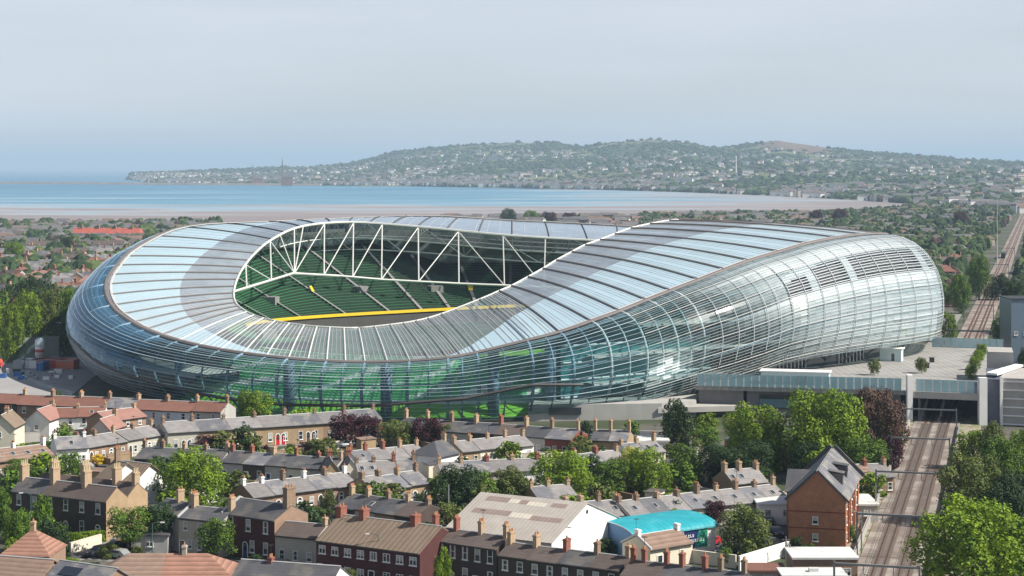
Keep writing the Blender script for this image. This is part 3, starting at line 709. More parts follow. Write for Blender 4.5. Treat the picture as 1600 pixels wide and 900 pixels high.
RF = {
 'slate_light': mat('weathered_slate', (.225,.21,.205), .75, .22, .7, rows=ROW, rnd=.16, col2=(.20,.19,.19), c2scale=.45),
 'slate_grey': mat('grey_slate', (.15,.15,.165), .7, .22, .7, rows=ROW, rnd=.16, col2=(.24,.225,.21), c2scale=.4),
 'slate_dark': mat('dark_slate', (.085,.085,.093), .65, .2, .5, rows=ROW, rnd=.15, col2=(.13,.12,.11), c2scale=.3),
 'slate_brown': mat('brown_slate', (.11,.085,.075), .75, .2, .5, rows=ROW, rnd=.12),
 'tile_brown': mat('brown_ribbed_tile', (.22,.165,.12), .85, .15, .5, rows=('X', 1.1, .35)),
 'tile_red': mat('dark_red_tile', (.20,.095,.07), .85, .18, .5, rows=ROW, rnd=.12), 'tile_pink': mat('pink_red_tile', (.30,.16,.13), .85, .14, .5, rows=ROW),
 'tile_orange': mat('orange_tile', (.30,.16,.115), .85, .18, .5, rows=('Z', 2.2, .4)), 'tile_faded': mat('faded_brown_tile', (.25,.17,.13), .85, .18, .6, rows=('Z', 2.2, .3))}
C_ = {'stack_buff': mat('buff_chimney_brick', (.40,.29,.19), .9, .2, 2), 'stack_red': mat('red_chimney_brick', (.26,.10,.07), .9, .2, 2), 'stack_dark': mat('brown_chimney_brick', (.25,.175,.12), .9, .2, 2), 'stack_white': M_white,
      'stack_grey': mat('rendered_chimney', (.40,.36,.30), .9, .2, 2)}
M_pot = mat('terracotta_pot', (.45,.22,.12), .85, .15, 3); M_potb = mat('buff_pot', (.55,.45,.28), .85, .15, 3)
M_win = mat('window_frame_white', (.78,.78,.75), .5, .04, 1); M_glass = mat('window_glass', (.03,.04,.05), .08, .2, .5, spec=.8)
M_curt = mat('net_curtain', (.40,.40,.38), .7, .2, 2); M_lead = mat('lead_flashing', (.45,.45,.44), .6, .1, 1); M_gut = mat('gutter_black', (.03,.03,.03), .5, .1, 1)
DOORC = {'red': (.55,.02,.02), 'blue': (.04,.09,.25), 'green': (.03,.13,.07), 'black': (.015,.015,.018), 'white': (.75,.75,.72), 'brown': (.16,.07,.03), 'teal': (.03,.22,.26), 'yellow': (.6,.42,.05)}
_mc = {}
WV = random.Random(5)
def window_mesh(w, h, style='sash', col=None):
    var = WV.choice((0,0,1,2,3)); key = (w, h, style, var)
    if key in _mc: return _mc[key]
    g = MB(); f = .09
    g.box(-w/2+f, w/2-f, -.045, .03, f, h-f, 1)                       # glass
    g.box(-w/2, -w/2+f, -.09, .03, 0, h); g.box(w/2-f, w/2, -.09, .03, 0, h); g.box(-w/2+f, w/2-f, -.09, .03, 0, f); g.box(-w/2+f, w/2-f, -.09, .03, h-f, h)
    if style == 'sash': g.box(-w/2+f, w/2-f, -.075, .02, h*.48, h*.48+.08)
    if style == 'wide': g.box(-.05, .05, -.075, .02, f, h-f); g.box(-w/2+f, -.05, -.074, .02, h*.68, h*.68+.06)
    g.box(-w/2-.1, w/2+.1, -.17, .03, -.13, -.002)                    # sill
    if var in (1, 2): g.box(-w/2+f, w/2-f, -.055, .02, h*(.56 if var == 1 else .3), h-f, 2)
    if var == 3: g.box(-w/2+f, -w/2+f+w*.2, -.055, .02, f, h-f, 2); g.box(w/2-f-w*.2, w/2-f, -.055, .02, f, h-f, 2)
    _mc[key] = g.mesh('window', [M_win, M_glass, M_curt]); return _mc[key]
def door_mesh(c, arch):
    key = ('door', c, arch)
    if key in _mc: return _mc[key]
    dm = mat('door_'+c, DOORC[c], .4, .05, 1)
    g = MB(); g.box(-.45,.45,-.05,.03,0,2.05,0); g.box(-.6,-.45,-.1,.03,0,2.15,1); g.box(.45,.6,-.1,.03,0,2.15,1)
    if arch:
        K = 8; pts = [(.6*math.cos(math.pi*k/K), -.1, 2.15+.55*math.sin(math.pi*k/K)) for k in range(K+1)]
        for a, b in zip(pts, pts[1:]): g.tri(a, (0,-.1,2.15), b, 1); 
        pts = [(.38*math.cos(math.pi*k/K), -.115, 2.17+.36*math.sin(math.pi*k/K)) for k in range(K+1)]
        for a, b in zip(pts, pts[1:]): g.tri(a, (0,-.115,2.17), b, 2)
    else: g.box(-.45,.45,-.1,.03,2.05,2.2,1)
    g.box(-.28,.28,-.06,0,1.25,1.85,2)
    g.box(.33,.38,-.09,-.05,.98,1.08,1)
    _mc[key] = g.mesh('door', [dm, M_win, M_glass]); return _mc[key]
def chimney_mesh(w, d, h, c, pots, tall):
    key = ('ch', w, d, h, c, pots, tall)
    if key in _mc: return _mc[key]
    g = MB(); g.box(-w/2,w/2,-d/2,d/2,-1.6,h); g.box(-w/2-.08,w/2+.08,-d/2-.08,d/2+.08,h+.002,h+.16); g.box(-w/2-.02,w/2+.02,-d/2-.02,d/2+.02,h+.162,h+.28)
    for k in range(pots):
        y = (-d/2+(k+.5)*d/pots) if d > w else 0; x = (-w/2+(k+.5)*w/pots) if w >= d else 0
        ph = .75 if tall else .42
        g.tube([(x,y,h+.2),(x,y,h+.28+ph)], .15 if tall else .14, 6, 1, r2=.11 if tall else .12)
    _mc[key] = g.mesh('chimney', [C_[c], M_potb if tall else M_pot]); return _mc[key]
def skylight_mesh():
    if 'sky' in _mc: return _mc['sky']
    g = MB(); g.box(-.45,.45,-.65,.65,0,.08,0); g.box(-.36,.36,-.56,.56,.08,.1,1); _mc['sky'] = g.mesh('skylight', [M_lead, M_glass]); return _mc['sky']
ORD = ['leftmost','second from left','third from left','fourth from left','fifth from left','sixth from left','seventh from left','eighth from left','ninth from left','tenth from left','eleventh from left','twelfth from left','thirteenth from left','fourteenth from left']
WN = {'brick_tan':'tan brick','brick_brown':'brown brick','brick_dark':'sooty dark brick','brick_red':'red brick','brick_orange':'orange brick','brick_maroon':'maroon brick','render_white':'white','render_cream':'cream','render_grey':'grey','render_shade':'pale blue','render_pink':'pinkish grey','render_stone':'pebble-dashed'}
RN = {'slate_light':'pale slate','slate_grey':'grey slate','slate_dark':'dark slate','slate_brown':'brownish slate','tile_brown':'brown ribbed','tile_red':'dark red tiled','tile_pink':'pinkish tiled','tile_orange':'orange tiled','tile_faded':'faded brown tiled'}
RECTS = []                                  # footprints, to keep trees and cars out of houses
def house(A, rz, w, d, ez, rise, wall, roof_, label, cat='house', group=None, wins=2, floors=1, door='black', doorx=None, arch=False, stack='stack_buff', stacks=(1,), pots=3, tall=False, hip=(0,0), ends=(0,0), style='sash', ch=.9, cw=.6, cd=.95, wh=None, ww=None, sky=0, name='house', endwin=0, gable2=None, parapet=None, rearwing=0, doorn=1):
    t = thing(name, label, cat, A, rz, group)
    mw, mr = W[wall], RF[roof_]
    RECTS.append((Vector(A), rz, w, d))
    g = MB(); rr = ez+rise; y2 = d/2
    hl, hr = hip
    if hl or hr: g.box(0, w, 0, d, -.3, ez)
    else: g.prism([(0,-.3),(d,-.3),(d,ez),(y2,rr),(0,ez)], 0, w)
    wo = g.build('wall', mw if not gable2 else [mw, W[gable2]], t)
    if gable2: 
        for p in wo.data.polygons:
            if p.normal.x > .9: p.material_index = 1  # sunward gable gets a lighter brick, its sunlight put into the colour
    # roof slab
    o = .28; th = .16; e0, e1 = -ends[0], w+ends[1]; sl = rise/y2; za = ez-o*sl
    g = MB()
    if hl or hr:
        x0 = -o if hl else e0; x1 = w+o if hr else e1; r0 = y2*.95 if hl else e0; r1 = w-y2*.95 if hr else e1
        if r1 < r0+.2: r0 = r1 = (r0+r1)/2; r0 -= .1; r1 += .1
        a,b,c,dd = (x0,-o,za+.05),(x1,-o,za+.05),(x1,d+o,za+.05),(x0,d+o,za+.05); e,f = (r0,y2,rr+th),(r1,y2,rr+th)
        g.quad(a,b,f,e); g.quad(c,dd,e,f)
        g.tri(b,c,f) ; g.tri(dd,a,e); g.quad(dd,c,b,a)
    else:
        sec = [(-o,za),(-o,za+th),(y2,rr+th),(d+o,za+th),(d+o,za),(y2,rr)]
        n = len(g.v); g.v += [(e0,y,z) for y,z in sec]+[(e1,y,z) for y,z in sec]
        for i,j in ((0,1),(1,2),(2,3),(3,4),(4,5),(5,0)): g.f.append((n+i,n+j,n+6+j,n+6+i)); g.m.append(0)
        g.f.append((n,n+5,n+2,n+1)); g.f.append((n+5,n+4,n+3,n+2)); g.f.append((n+6,n+7,n+8,n+11)); g.f.append((n+11,n+8,n+9,n+10)); g.m += [0]*4
        g.tube([(e0,y2,rr+th+.02),(e1,y2,rr+th+.02)], .11, 4, 1)
    g.box(e0, e1, -o-.12, -o, za-.08, za+.06, 2)
    if parapet is not None:
        for x in parapet:
            K = [(-.3,za+.1),(-.3,za+.42),(y2,rr+.5),(d+.3,za+.42),(d+.3,za+.1),(y2,rr+.15)]
            n = len(g.v); g.v += [(x-.13,y,z) for y,z in K]+[(x+.13,y,z) for y,z in K]
            for i in range(6): j=(i+1)%6; g.f.append((n+i,n+j,n+6+j,n+6+i)); g.m.append(1)
            g.f.append((n,n+5,n+2,n+1)); g.f.append((n+5,n+4,n+3,n+2)); g.f.append((n+6,n+7,n+8,n+11)); g.f.append((n+11,n+8,n+9,n+10)); g.m += [1]*4
    ro = g.build('roof', [mr, M_lead, M_gut], t)
    for sx in stacks:
        xx = w*sx; yy = y2
        if sx == 0: xx = cw/2+.02
        if sx == 1: xx = w-cw/2-.02
        c = link('chimney', chimney_mesh(cw, cd, ch, stack, pots, tall), ro, (xx, yy, rr+.1))
    fh = ez/floors
    dx = doorx if doorx is not None else (.8 if wins else w/2)
    for fl in range(floors):
        H_ = wh or (1.5 if floors == 1 else 1.45); W_ = ww or (.95 if style == 'sash' else 1.7)
        z = fl*fh + (.95 if floors == 1 else fh*.33)
        k = wins
        for i in range(k):
            x = (i+.5)*w/k
            if fl == 0 and door and k > 0:
                if abs(x-dx) < W_/2+.75: 
                    if w/k > 2.6: x = dx+1.5 if x >= dx and dx+1.5+W_/2 < w else x
                    if abs(x-dx) < W_/2+.6: continue
            link('window', window_mesh(W_, H_, style), t, (x, 0, z))
    if door:
        for q in range(doorn): link('door', door_mesh(door, arch), t, (dx+q*1.3, 0, 0))
    for i in range(endwin):
        o_ = link('window', window_mesh(.9, 1.3, 'sash'), t, (w, d*(.35 if endwin > 1 and i == 0 else .6), ez*.6)); o_.rotation_euler = (0,0,R_(90))
    if len(RECTS) % 3 == 0 and stacks:            # television aerial on the stack
        g = MB(); xx = w*stacks[0]; z0 = rr+ch+.3; g.tube([(xx,y2,z0),(xx,y2,z0+1.8)], .035, 4)
        for q in range(4): g.tube([(xx-.45,y2-.3+q*.2,z0+1.7),(xx+.45,y2-.3+q*.2,z0+1.7)], .02, 3)
        g.tube([(xx,y2-.4,z0+1.7),(xx,y2+.4,z0+1.7)], .025, 3); g.build('aerial', M_gut, ro)
    for i in range(sky):
        xx = w*(i+.5)/sky; f_ = .45
        s_ = link('skylight', skylight_mesh(), ro, (xx, y2*f_, ez+rise*f_+th+.03)); s_.rotation_euler = (math.atan2(rise, y2), 0, 0)
    if rearwing:
        lw = w*.45; g = MB(); g.prism([(d,-.3),(d+rearwing,-.3),(d+rearwing,ez*.72),(d,ez*.9)], w*.3, w*.3+lw); g.build('extension', mw, t)
        g = MB(); K = [(d+.02,ez*.9+.03),(d+.02,ez*.9+.15),(d+rearwing+.2,ez*.72+.15),(d+rearwing+.2,ez*.72+.0)]; g.prism(K, w*.3-.1, w*.3+lw+.1); g.build('extension_roof', mr, t)
    return t
def terrace(pL, pR, ez, n, where, d=7.5, rise=1.6, walls=('brick_tan',), roofs=('slate_light',), group=None, doors=('black',), jit=.12, seed=1, noun='house', stackat=(1,), stack=('stack_buff',), widths=None, skip=(), **kw):
    rn = random.Random(seed); a, b = P(*pL, ez), P(*pR, ez); dv = b-a; L_ = dv.length; rz = math.atan2(dv.y, dv.x); dv.normalize()
    widths = widths or [1]*n; tot = sum(widths); x = 0; out = []
    for i in range(n):
        w = L_*widths[i]/tot; A = a+dv*x; A.z = 0; x += w
        if i in skip: continue
        wl, rf = walls[i % len(walls)], roofs[i % len(roofs)]
        pre = ORD[i] if i < len(ORD) else 'far right'
        if n == 1: lab = f'{WN[wl]} {noun} with {RN[rf]} roof, {where}'
        else: lab = f'{WN[wl]} {noun}, {RN[rf]} roof, {pre} in {where}'
        k = dict(kw); jz = rn.uniform(-jit, jit)
        if 'ch' not in k: k['ch'] = rn.choice((.7,.85,1.0,1.2))
        if 'cd' not in k: k['cd'] = rn.choice((.75,.95,1.25))
        if 'pots' not in k or k['pots'] == 2: k['pots'] = rn.choice((1,2,3,4))
        if 'sky' not in k and rn.random() < .13: k['sky'] = rn.choice((1,1,2))
        st = stack[i % len(stack)]
        out.append(house(A, rz, w-.004, d*rn.uniform(.99,1.01), ez+jz, rise, wl, rf, lab, group=(group or where)[:60], door=doors[i % len(doors)], stack=st, stacks=stackat if i or 0 in stackat else tuple(stackat)+((0,) if kw.get('ends',(0,0))[0] >= 0 and n > 1 else ()), **k))
    return out
# ---- rows, back to front (eaves end points are photo pixels of the eave corner, turned into metres)
terrace((-60,628),(345,645), 5.6, 9, 'the stadium-side red-roofed row', d=8, rise=1.7, walls=('brick_dark','brick_dark','brick_brown','render_grey','brick_brown','render_grey','render_shade','render_shade','render_grey'), roofs=('tile_red','tile_red','tile_red','tile_red','tile_red','slate_grey','tile_red','tile_red','tile_red'), floors=2, wins=2, doors=('black','white'), stack=('stack_dark','stack_buff'), pots=2, seed=2)
terrace((78,652),(163,651), 4.9, 2, 'the short white row', d=7.5, rise=1.6, walls=('render_white','render_white'), roofs=('tile_red',), floors=2, wins=2, doors=('blue','black'), stack=('stack_buff',), pots=2, parapet=None)
terrace((170,658),(228,650), 4.9, 1, 'left of the grey conifer', d=7.5, rise=1.7, walls=('brick_brown',), roofs=('tile_pink',), floors=2, wins=3, noun='house', stack=('stack_buff',), pots=2, ends=(.3,.3))
def single(pL, pR, ez, label, **kw):
    a, b = P(*pL, ez), P(*pR, ez); dv = b-a; A = Vector((a.x, a.y, 0)); return house(A, math.atan2(dv.y, dv.x), dv.length, kw.pop('d', 7.5), ez, kw.pop('rise', 2.3), kw.pop('wall'), kw.pop('roof'), label, **kw)
def gable_house(pxL, pxR, py, ez, depth, label, wall, roof, rise=2.5, **kw):
    """gable end towards the camera: pxL,pxR = eave corners of the gable wall"""
    a, b = P(pxL, py, ez), P(pxR, py, ez); dv = b-a; rz = math.atan2(dv.y, dv.x)-R_(90) + kw.pop('turn', 0)
    # local x runs away from the camera: origin at left corner, y to the left => use rotated frame
    t = house(Vector((b.x, b.y, 0)), rz+R_(180), depth, dv.length, ez, rise, wall, roof, label, **kw); return t
def gable_to_cam(pxL, pxR, py, ez, depth, label, wall, roof, rise=2.5, skew=0, **kw):
    a, b = P(pxL, py, ez), P(pxR, py, ez); w = (b-a).length; rz = math.atan2(b.y-a.y, b.x-a.x)+skew
    # ridge along local x; build frame so +x points away from camera and +y points left
    return house(Vector((b.x, b.y, 0)), rz+R_(90), depth, w, ez, rise, wall, roof, label, **kw)
gw = dict(wins=0, door=None)
def add_front_window(t, d, ez, n=1, w=1.0, h=1.2, z=None):
    for i in range(n):
        o = link('window', window_mesh(w, h, 'sash'), t, (0, d*(i+1)/(n+1), z if z is not None else ez*.55)); o.rotation_euler = (0,0,R_(-90))
t = gable_to_cam(-18, 22, 668, 4.9, 9, 'cream gabled house with one small window at the far left edge', 'render_cream', 'tile_brown', 2.6, ends=(.3,.3), stacks=(.5,), wins=0, door=None); add_front_window(t, 6.5, 4.9)
t = gable_to_cam(38, 77, 657, 4.9, 9, 'white gabled end house with dark square window beside the white row', 'render_white', 'tile_pink', 2.3, ends=(.3,.3), stacks=(1,), skew=R_(-8), wins=0, door=None); add_front_window(t, 6, 4.9)
t = gable_to_cam(139, 172, 672, 4.7, 8, 'small pink-grey gabled house with two windows, below the white row', 'render_pink', 'tile_pink', 2.2, ends=(.3,.3), stacks=(1,), skew=R_(-12), wins=0, door=None); add_front_window(t, 5, 4.7, 2, .9, 1)
terrace((138,699),(258,679), 3.6, 4, 'the low red-hedge row', d=8, rise=1.55, walls=('brick_brown','brick_brown','render_stone','render_stone'), roofs=('slate_light','slate_light','slate_light','slate_light'), doors=('brown','white'), stack=('stack_dark','stack_buff'), pots=2, wins=2, arch=True, seed=4)
terrace((262,677),(597,655), 4.3, 7, 'the long arched-door row', d=9, rise=1.7, walls=('render_stone','brick_tan','brick_tan','brick_tan','brick_tan','brick_brown','brick_brown'), roofs=('slate_light','slate_grey','slate_light','slate_light','slate_grey','slate_light','slate_grey'), doors=('black','black','red','red','brown','black','blue'), arch=True, wins=2, doorx=3.6, doorn=2, ww=1.0, wh=1.9, stack=('stack_dark',), pots=2, seed=5)
terrace((-8,723),(86,711), 3.6, 2, 'the low left-edge row', d=8, rise=1.8, walls=('brick_brown',), roofs=('tile_faded',), stack=('stack_white',), sky=2, seed=6)
terrace((88,703),(139,700), 3.8, 1, 'beside the yellow bush', d=7, rise=1.9, walls=('render_white',), roofs=('slate_grey',), noun='cottage', stack=('stack_white',), wins=3, stackat=(0,1), seed=6)
terrace((210,716),(345,722), 3.6, 4, 'the row behind round tree', d=8, rise=1.6, walls=('brick_dark','render_grey','brick_dark','render_grey'), roofs=('slate_dark',), doors=('black','white'), stack=('stack_dark','stack_buff'), pots=2, wins=2, seed=8)
terrace((345,722),(520,735), 3.6, 5, 'the dark valley row', d=8, rise=1.6, walls=('render_grey','brick_dark','render_grey','render_cream','render_grey'), roofs=('slate_dark','slate_grey','slate_dark','slate_dark','slate_dark'), doors=('black','white','blue'), stack=('stack_red','stack_buff','stack_red'), pots=2, wins=2, seed=9)
terrace((618,668),(892,688), 3.9, 7, 'the podium-foot row', d=8.5, rise=1.55, walls=('brick_dark','brick_dark','render_grey','brick_dark','render_grey','render_grey','brick_red'), roofs=('slate_dark','slate_brown','slate_dark','slate_dark','slate_brown','slate_dark','slate_grey'), doors=('blue','black','white'), stack=('stack_buff','stack_dark','stack_buff','stack_red'), pots=3, wins=2, ch=1.6, seed=10)
terrace((922,688),(980,690), 3.9, 2, 'the buff shaped-gable pair', d=8, rise=1.55, walls=('brick_tan',), roofs=('slate_dark','slate_grey'), doors=('white','black'), stack=('stack_buff',), pots=3, wins=2, ch=2, seed=11)
terrace((560,722),(668,711), 3.4, 4, 'the pale red-chimney row', d=7.5, rise=1.55, walls=('render_white','render_cream','render_white','render_cream'), roofs=('slate_grey','slate_light','slate_light','slate_light'), doors=('brown','blue','white','black'), stack=('stack_red','stack_red','stack_buff','stack_buff'), pots=2, wins=2, seed=12)
single((686,714),(718,707), 3.8, 'white corner cottage with hipped black slate roof in the middle of the pale rows', wall='render_white', roof='slate_dark', hip=(1,0), wins=2, door=None, stacks=(1,), d=7.5)
terrace((722,706),(834,695), 3.4, 4, 'the pale buff-chimney row', d=7.5, rise=1.55, walls=('brick_tan','render_cream','brick_tan','render_white'), roofs=('slate_light','slate_light','slate_light','slate_light'), doors=('black','brown','teal','white'), stack=('stack_buff',), pots=2, wins=2, seed=13)
t = gable_to_cam(505, 533, 739, 3.6, 10, 'buff gabled cottage with dark arched window, left one of the gabled pair', 'brick_tan', 'slate_dark', 2.2, ends=(.2,.2), stacks=(.6,), skew=R_(10), wins=0, door=None, stack='stack_red'); add_front_window(t, 4.5, 3.6, 1, .8, 1.8)
t = gable_to_cam(535, 562, 737, 3.6, 10, 'cream gabled cottage, right one of the gabled pair beside the pale row', 'render_cream', 'slate_grey', 2.2, ends=(.2,.2), stacks=(.6,), skew=R_(10), wins=0, door=None, stack='stack_red'); add_front_window(t, 4.5, 3.6, 1, .8, 1.6)
terrace((395,777),(559,757), 3.6, 5, 'the white-chimney brick row', d=8, rise=1.7, walls=('brick_brown',), roofs=('slate_light','slate_grey','slate_light','slate_grey','slate_light'), doors=('white','black'), stack=('stack_white','stack_dark'), wins=2, arch=True, seed=14)
terrace((583,767),(672,755), 3.6, 3, 'the tan brick row', d=8, rise=1.7, walls=('brick_tan',), roofs=('slate_light','slate_grey','slate_grey'), doors=('black','white','green'), stack=('stack_dark','stack_buff'), wins=2, arch=True, ends=(.1,.1), seed=15)
terrace((524,792),(648,810), 3.9, 4, 'the row behind ribbed roofs', d=8, rise=1.6, walls=('brick_dark','render_grey','brick_tan','brick_dark'), roofs=('slate_dark','slate_dark','slate_dark','slate_brown'), doors=('black',), stack=('stack_buff','stack_dark'), wins=2, seed=16)
# Georgian terrace with double roof
for k, (off, wherek) in enumerate(((0,'the dark Georgian row behind the box hedge'), (1,'rear half of the dark Georgian row'))):
    a, b = P(18, 767, 6.6), P(166, 784, 6.6); dv = (b-a); rz = math.atan2(dv.y, dv.x); nrm = Vector((-dv.y, dv.x, 0)).normalized(); L_ = dv.length; dv.normalize()
    if k == 0: g0 = (a, dv, nrm, rz, L_)
a, dv, nrm, rz, L_ = g0
for i in range(3):
    w = L_/3; A = a+dv*(w*i); A.z = 0
    lab = f"sooty Georgian brick house with tall pots, {['leftmost','middle one','rightmost'][i]} of the row behind the box hedge"
    t = house(A, rz, w-.004, 5.2, 6.6, 1.9, 'brick_dark', 'slate_dark' if i == 0 else 'slate_brown', lab, group='dark Georgian terrace', wins=2, floors=2, door='white', doorx=w*.75, arch=True, stack='stack_buff', stacks=(0,), pots=4, tall=True, ch=2.0, cw=.8, cd=1.7, wh=1.9, ww=1.0, gable2='brick_tan')  # dark front, lighter right gable: shade and sun painted into the brick
    g = MB(); g.prism([(5.2,-.3),(10.4,-.3),(10.4,6.6),(7.8,8.5),(5.2,6.6)], .002, w-.01); wo = g.build('rear_wall', [W['brick_dark'], W['brick_tan']], t)
    for p in wo.data.polygons:
        if p.normal.x > .9: p.material_index = 1  # same painted sunlight on the rear gable
    g = MB(); sec = [(5.1,6.62),(5.1,6.78),(7.8,8.66),(10.7,6.55),(10.7,6.4),(7.8,8.5)]
    n = len(g.v); g.v += [(0,y,z) for y,z in sec]+[(w,y,z) for y,z in sec]
    for p_,q_ in ((0,1),(1,2),(2,3),(3,4),(4,5),(5,0)): g.f.append((n+p_,n+q_,n+6+q_,n+6+p_)); g.m.append(0)
    g.f += [(n,n+5,n+2,n+1),(n+5,n+4,n+3,n+2),(n+6,n+7,n+8,n+11),(n+11,n+8,n+9,n+10)]; g.m += [0]*4
    r2 = g.build('rear_roof', RF['slate_brown'], t); link('chimney', chimney_mesh(.8, 1.7, 2.0, 'stack_buff', 4, True), r2, (w*.3+.4, 7.8, 8.6))
    if i == 2: link('chimney', chimney_mesh(.7, 1.3, 1.5, 'stack_buff', 3, True), r2, (w-.4, 7.8, 8.6))
# pale pair, maroon house, stone cottage, ribbed-roof row, dark brick row
terrace((235,797),(278,806), 5.8, 1, 'behind the two street trees', d=6.5, rise=1.3, walls=('render_grey',), roofs=('slate_dark',), floors=2, wins=2, noun='house', stack=('stack_buff',), doors=('blue',), stackat=(.5,1), ch=1.7, seed=20)
terrace((279,808),(346,815), 5.8, 1, 'right of the two street trees', d=6.5, rise=1.3, walls=('render_stone',), roofs=('slate_dark',), floors=2, wins=3, noun='rendered house', stack=('stack_buff',), stackat=(.1,1), doors=('black',), ch=1.8, ww=.8, parapet=(0,), seed=21)
single((348,802),(429,814), 6.6, 'maroon brick house with tall white sash windows and big lit end chimney', wall='brick_maroon', roof='slate_dark', floors=2, wins=3, door='blue', doorx=5.0, arch=True, stacks=(1,), ch=2.6, cw=.9, cd=2.0, pots=3, stack='stack_dark', d=7.8, rise=1.8, gable2='brick_brown', wh=1.9, ww=1.0, parapet=(0,))  # lighter brick on the right gable stands for its sunlight
single((430,836),(494,842), 4.6, 'low stone-fronted cottage with three white windows beside the maroon house', wall='render_stone', roof='slate_brown', wins=3, door=None, stacks=(1,), stack='stack_buff', pots=1, rise=1.5, d=6.5, wh=1.5)
terrace((494,844),(656,865), 5.6, 2, 'the ribbed-roof row', d=11.5, rise=2.9, walls=('brick_maroon',), roofs=('tile_brown',), floors=2, wins=4, doors=('white','black','brown'), stack=('stack_red',), stackat=(.5,), style='wide', ww=1.25, wh=1.25, cd=1.6, cw=.9, ch=1.1, ends=(.0,.0), seed=22, jit=.0)
terrace((660,842),(776,859), 6.4, 3, 'the row before the warehouse', d=5.8, rise=1.25, walls=('brick_dark',), roofs=('slate_brown',), floors=2, wins=2, doors=('black','white'), stack=('stack_red','stack_buff','stack_buff'), wh=2.0, ww=1.0, ch=1.6, pots=3, seed=23, jit=.05)
terrace((778,868),(968,893), 5.9, 4, 'the long bottom row', d=6.2, rise=1.25, walls=('brick_dark',), roofs=('slate_brown','slate_brown','slate_dark','slate_brown'), floors=2, wins=2, doors=('black','white','brown'), stack=('stack_buff','stack_red','stack_dark'), wh=1.5, ww=1.0, ch=1.4, seed=24, jit=.05)
terrace((969,899),(1150,921), 5.9, 3, 'the row below turquoise shed', d=7, rise=1.4, walls=('brick_dark',), roofs=('slate_brown','slate_dark','slate_dark'), floors=2, wins=2, doors=('black',), stack=('stack_red','stack_red','stack_dark'), stackat=(.35,1), ch=1.5, seed=25, jit=.05)
# bottom edge roofs
single((0,867),(76,868), 4.2, 'garage-like house with hipped orange roof and white doors at lower left', wall='brick_brown', roof='tile_orange', hip=(1,1), d=8.5, rise=3.0, wins=3, style='wide', ww=1.9, wh=1.9, door=None, stacks=(.5,), pots=1)
single((-60,850),(-4,846), 4.2, 'dark hipped roof cut off by the left edge beside the orange hipped house', wall='render_grey', roof='slate_brown', hip=(1,1), d=8.5, rise=2.6, wins=1, door=None, stacks=(.5,))
single((-30,905),(58,912), 4.4, 'brown tiled roof in the lower left corner', wall='brick_brown', roof='tile_faded', d=8, rise=2.4, wins=1, door=None, stacks=(), ends=(.3,.3))
t = single((64,912),(150,925), 4.4, 'grey roof with dark solar panels at the bottom left', wall='brick_brown', roof='slate_grey', d=8, rise=2.4, wins=1, door=None, stacks=(), ends=(.3,.3))
g = MB()
for i in range(3): g.box(1.6+i*1.15, 2.7+i*1.15, -.0, 1.7, 0, .08)
q = g.build('solar_panels', mat('solar_cell', (.02,.025,.04), .15, .1, spec=.8), t); q.location = (0, 1.6, 4.4+1.6*.6+.22); q.rotation_euler = (math.atan2(2.4,4),0,0)
single((140,905),(250,905), 4.6, 'wide faded brown hipped roof at the bottom, left half of the pair', wall='brick_brown', roof='tile_faded', hip=(1,0), d=9.5, rise=2.5, wins=2, door=None, stacks=())
single((250,905),(366,905), 4.6, 'wide orange hipped roof at the bottom with a pale chimney, right half of the pair', wall='brick_brown', roof='tile_orange', hip=(0,1), d=9.5, rise=2.5, wins=2, door=None, stacks=(.25,), stack='stack_grey', pots=1, ch=.9)
single((352,918),(508,930), 5.0, 'plain dark slate roof with a white gable at the bottom edge', wall='render_white', roof='slate_dark', d=10, rise=2.7, wins=3, door=None, stacks=(.3,), stack='stack_red', pots=2, ends=(.1,.1), ch=.4)
# warehouse
def shed(label, pL, pR, ez, d, rise, wallm, roofm, name='warehouse', cat='warehouse'):
    a, b = P(*pL, ez), P(*pR, ez); dv = b-a; rz = math.atan2(dv.y, dv.x); w = dv.length
    t = thing(name, label, cat, (a.x,a.y,0), rz); RECTS.append((Vector(a), rz, w, d))
    g = MB(); g.prism([(0,-.3),(d,-.3),(d,ez),(d/2,ez+rise),(0,ez)], 0, w); g.build('wall', wallm, t)
    g = MB(); o = .4; sl = rise/(d/2); sec = [(-o,ez-o*sl),(-o,ez-o*sl+.15),(d/2,ez+rise+.15),(d+o,ez-o*sl+.15),(d+o,ez-o*sl),(d/2,ez+rise)]
    n = 0; g.v += [(-.2,y,z) for y,z in sec]+[(w+.2,y,z) for y,z in sec]
    for p_,q_ in ((0,1),(1,2),(2,3),(3,4),(4,5),(5,0)): g.f.append((n+p_,n+q_,n+6+q_,n+6+p_)); g.m.append(0)
    g.f += [(n,n+5,n+2,n+1),(n+5,n+4,n+3,n+2),(n+6,n+7,n+8,n+11),(n+11,n+8,n+9,n+10)]; g.m += [0]*4
    ro = g.build('roof', roofm, t); return t, ro, w
M_corr = mat('corrugated_sheet', (.40,.36,.32), .85, .12, .4, rows=('X', 1.4, .14))
M_corr2 = mat('rusty_sheet', (.27,.205,.18), .85, .15, .6, rows=('X', 1.4, .14)); M_corr3 = mat('pale_new_sheet', (.55,.50,.42), .8, .1, .5, rows=('X', 1.4, .14))
t, ro, w = shed('big warehouse with corrugated grey-brown roof, rusty patches and a white gable end', (694,829), (862,848), 5.2, 23, 4.2, M_white, M_corr)
th = math.atan2(4.2, 11.5)
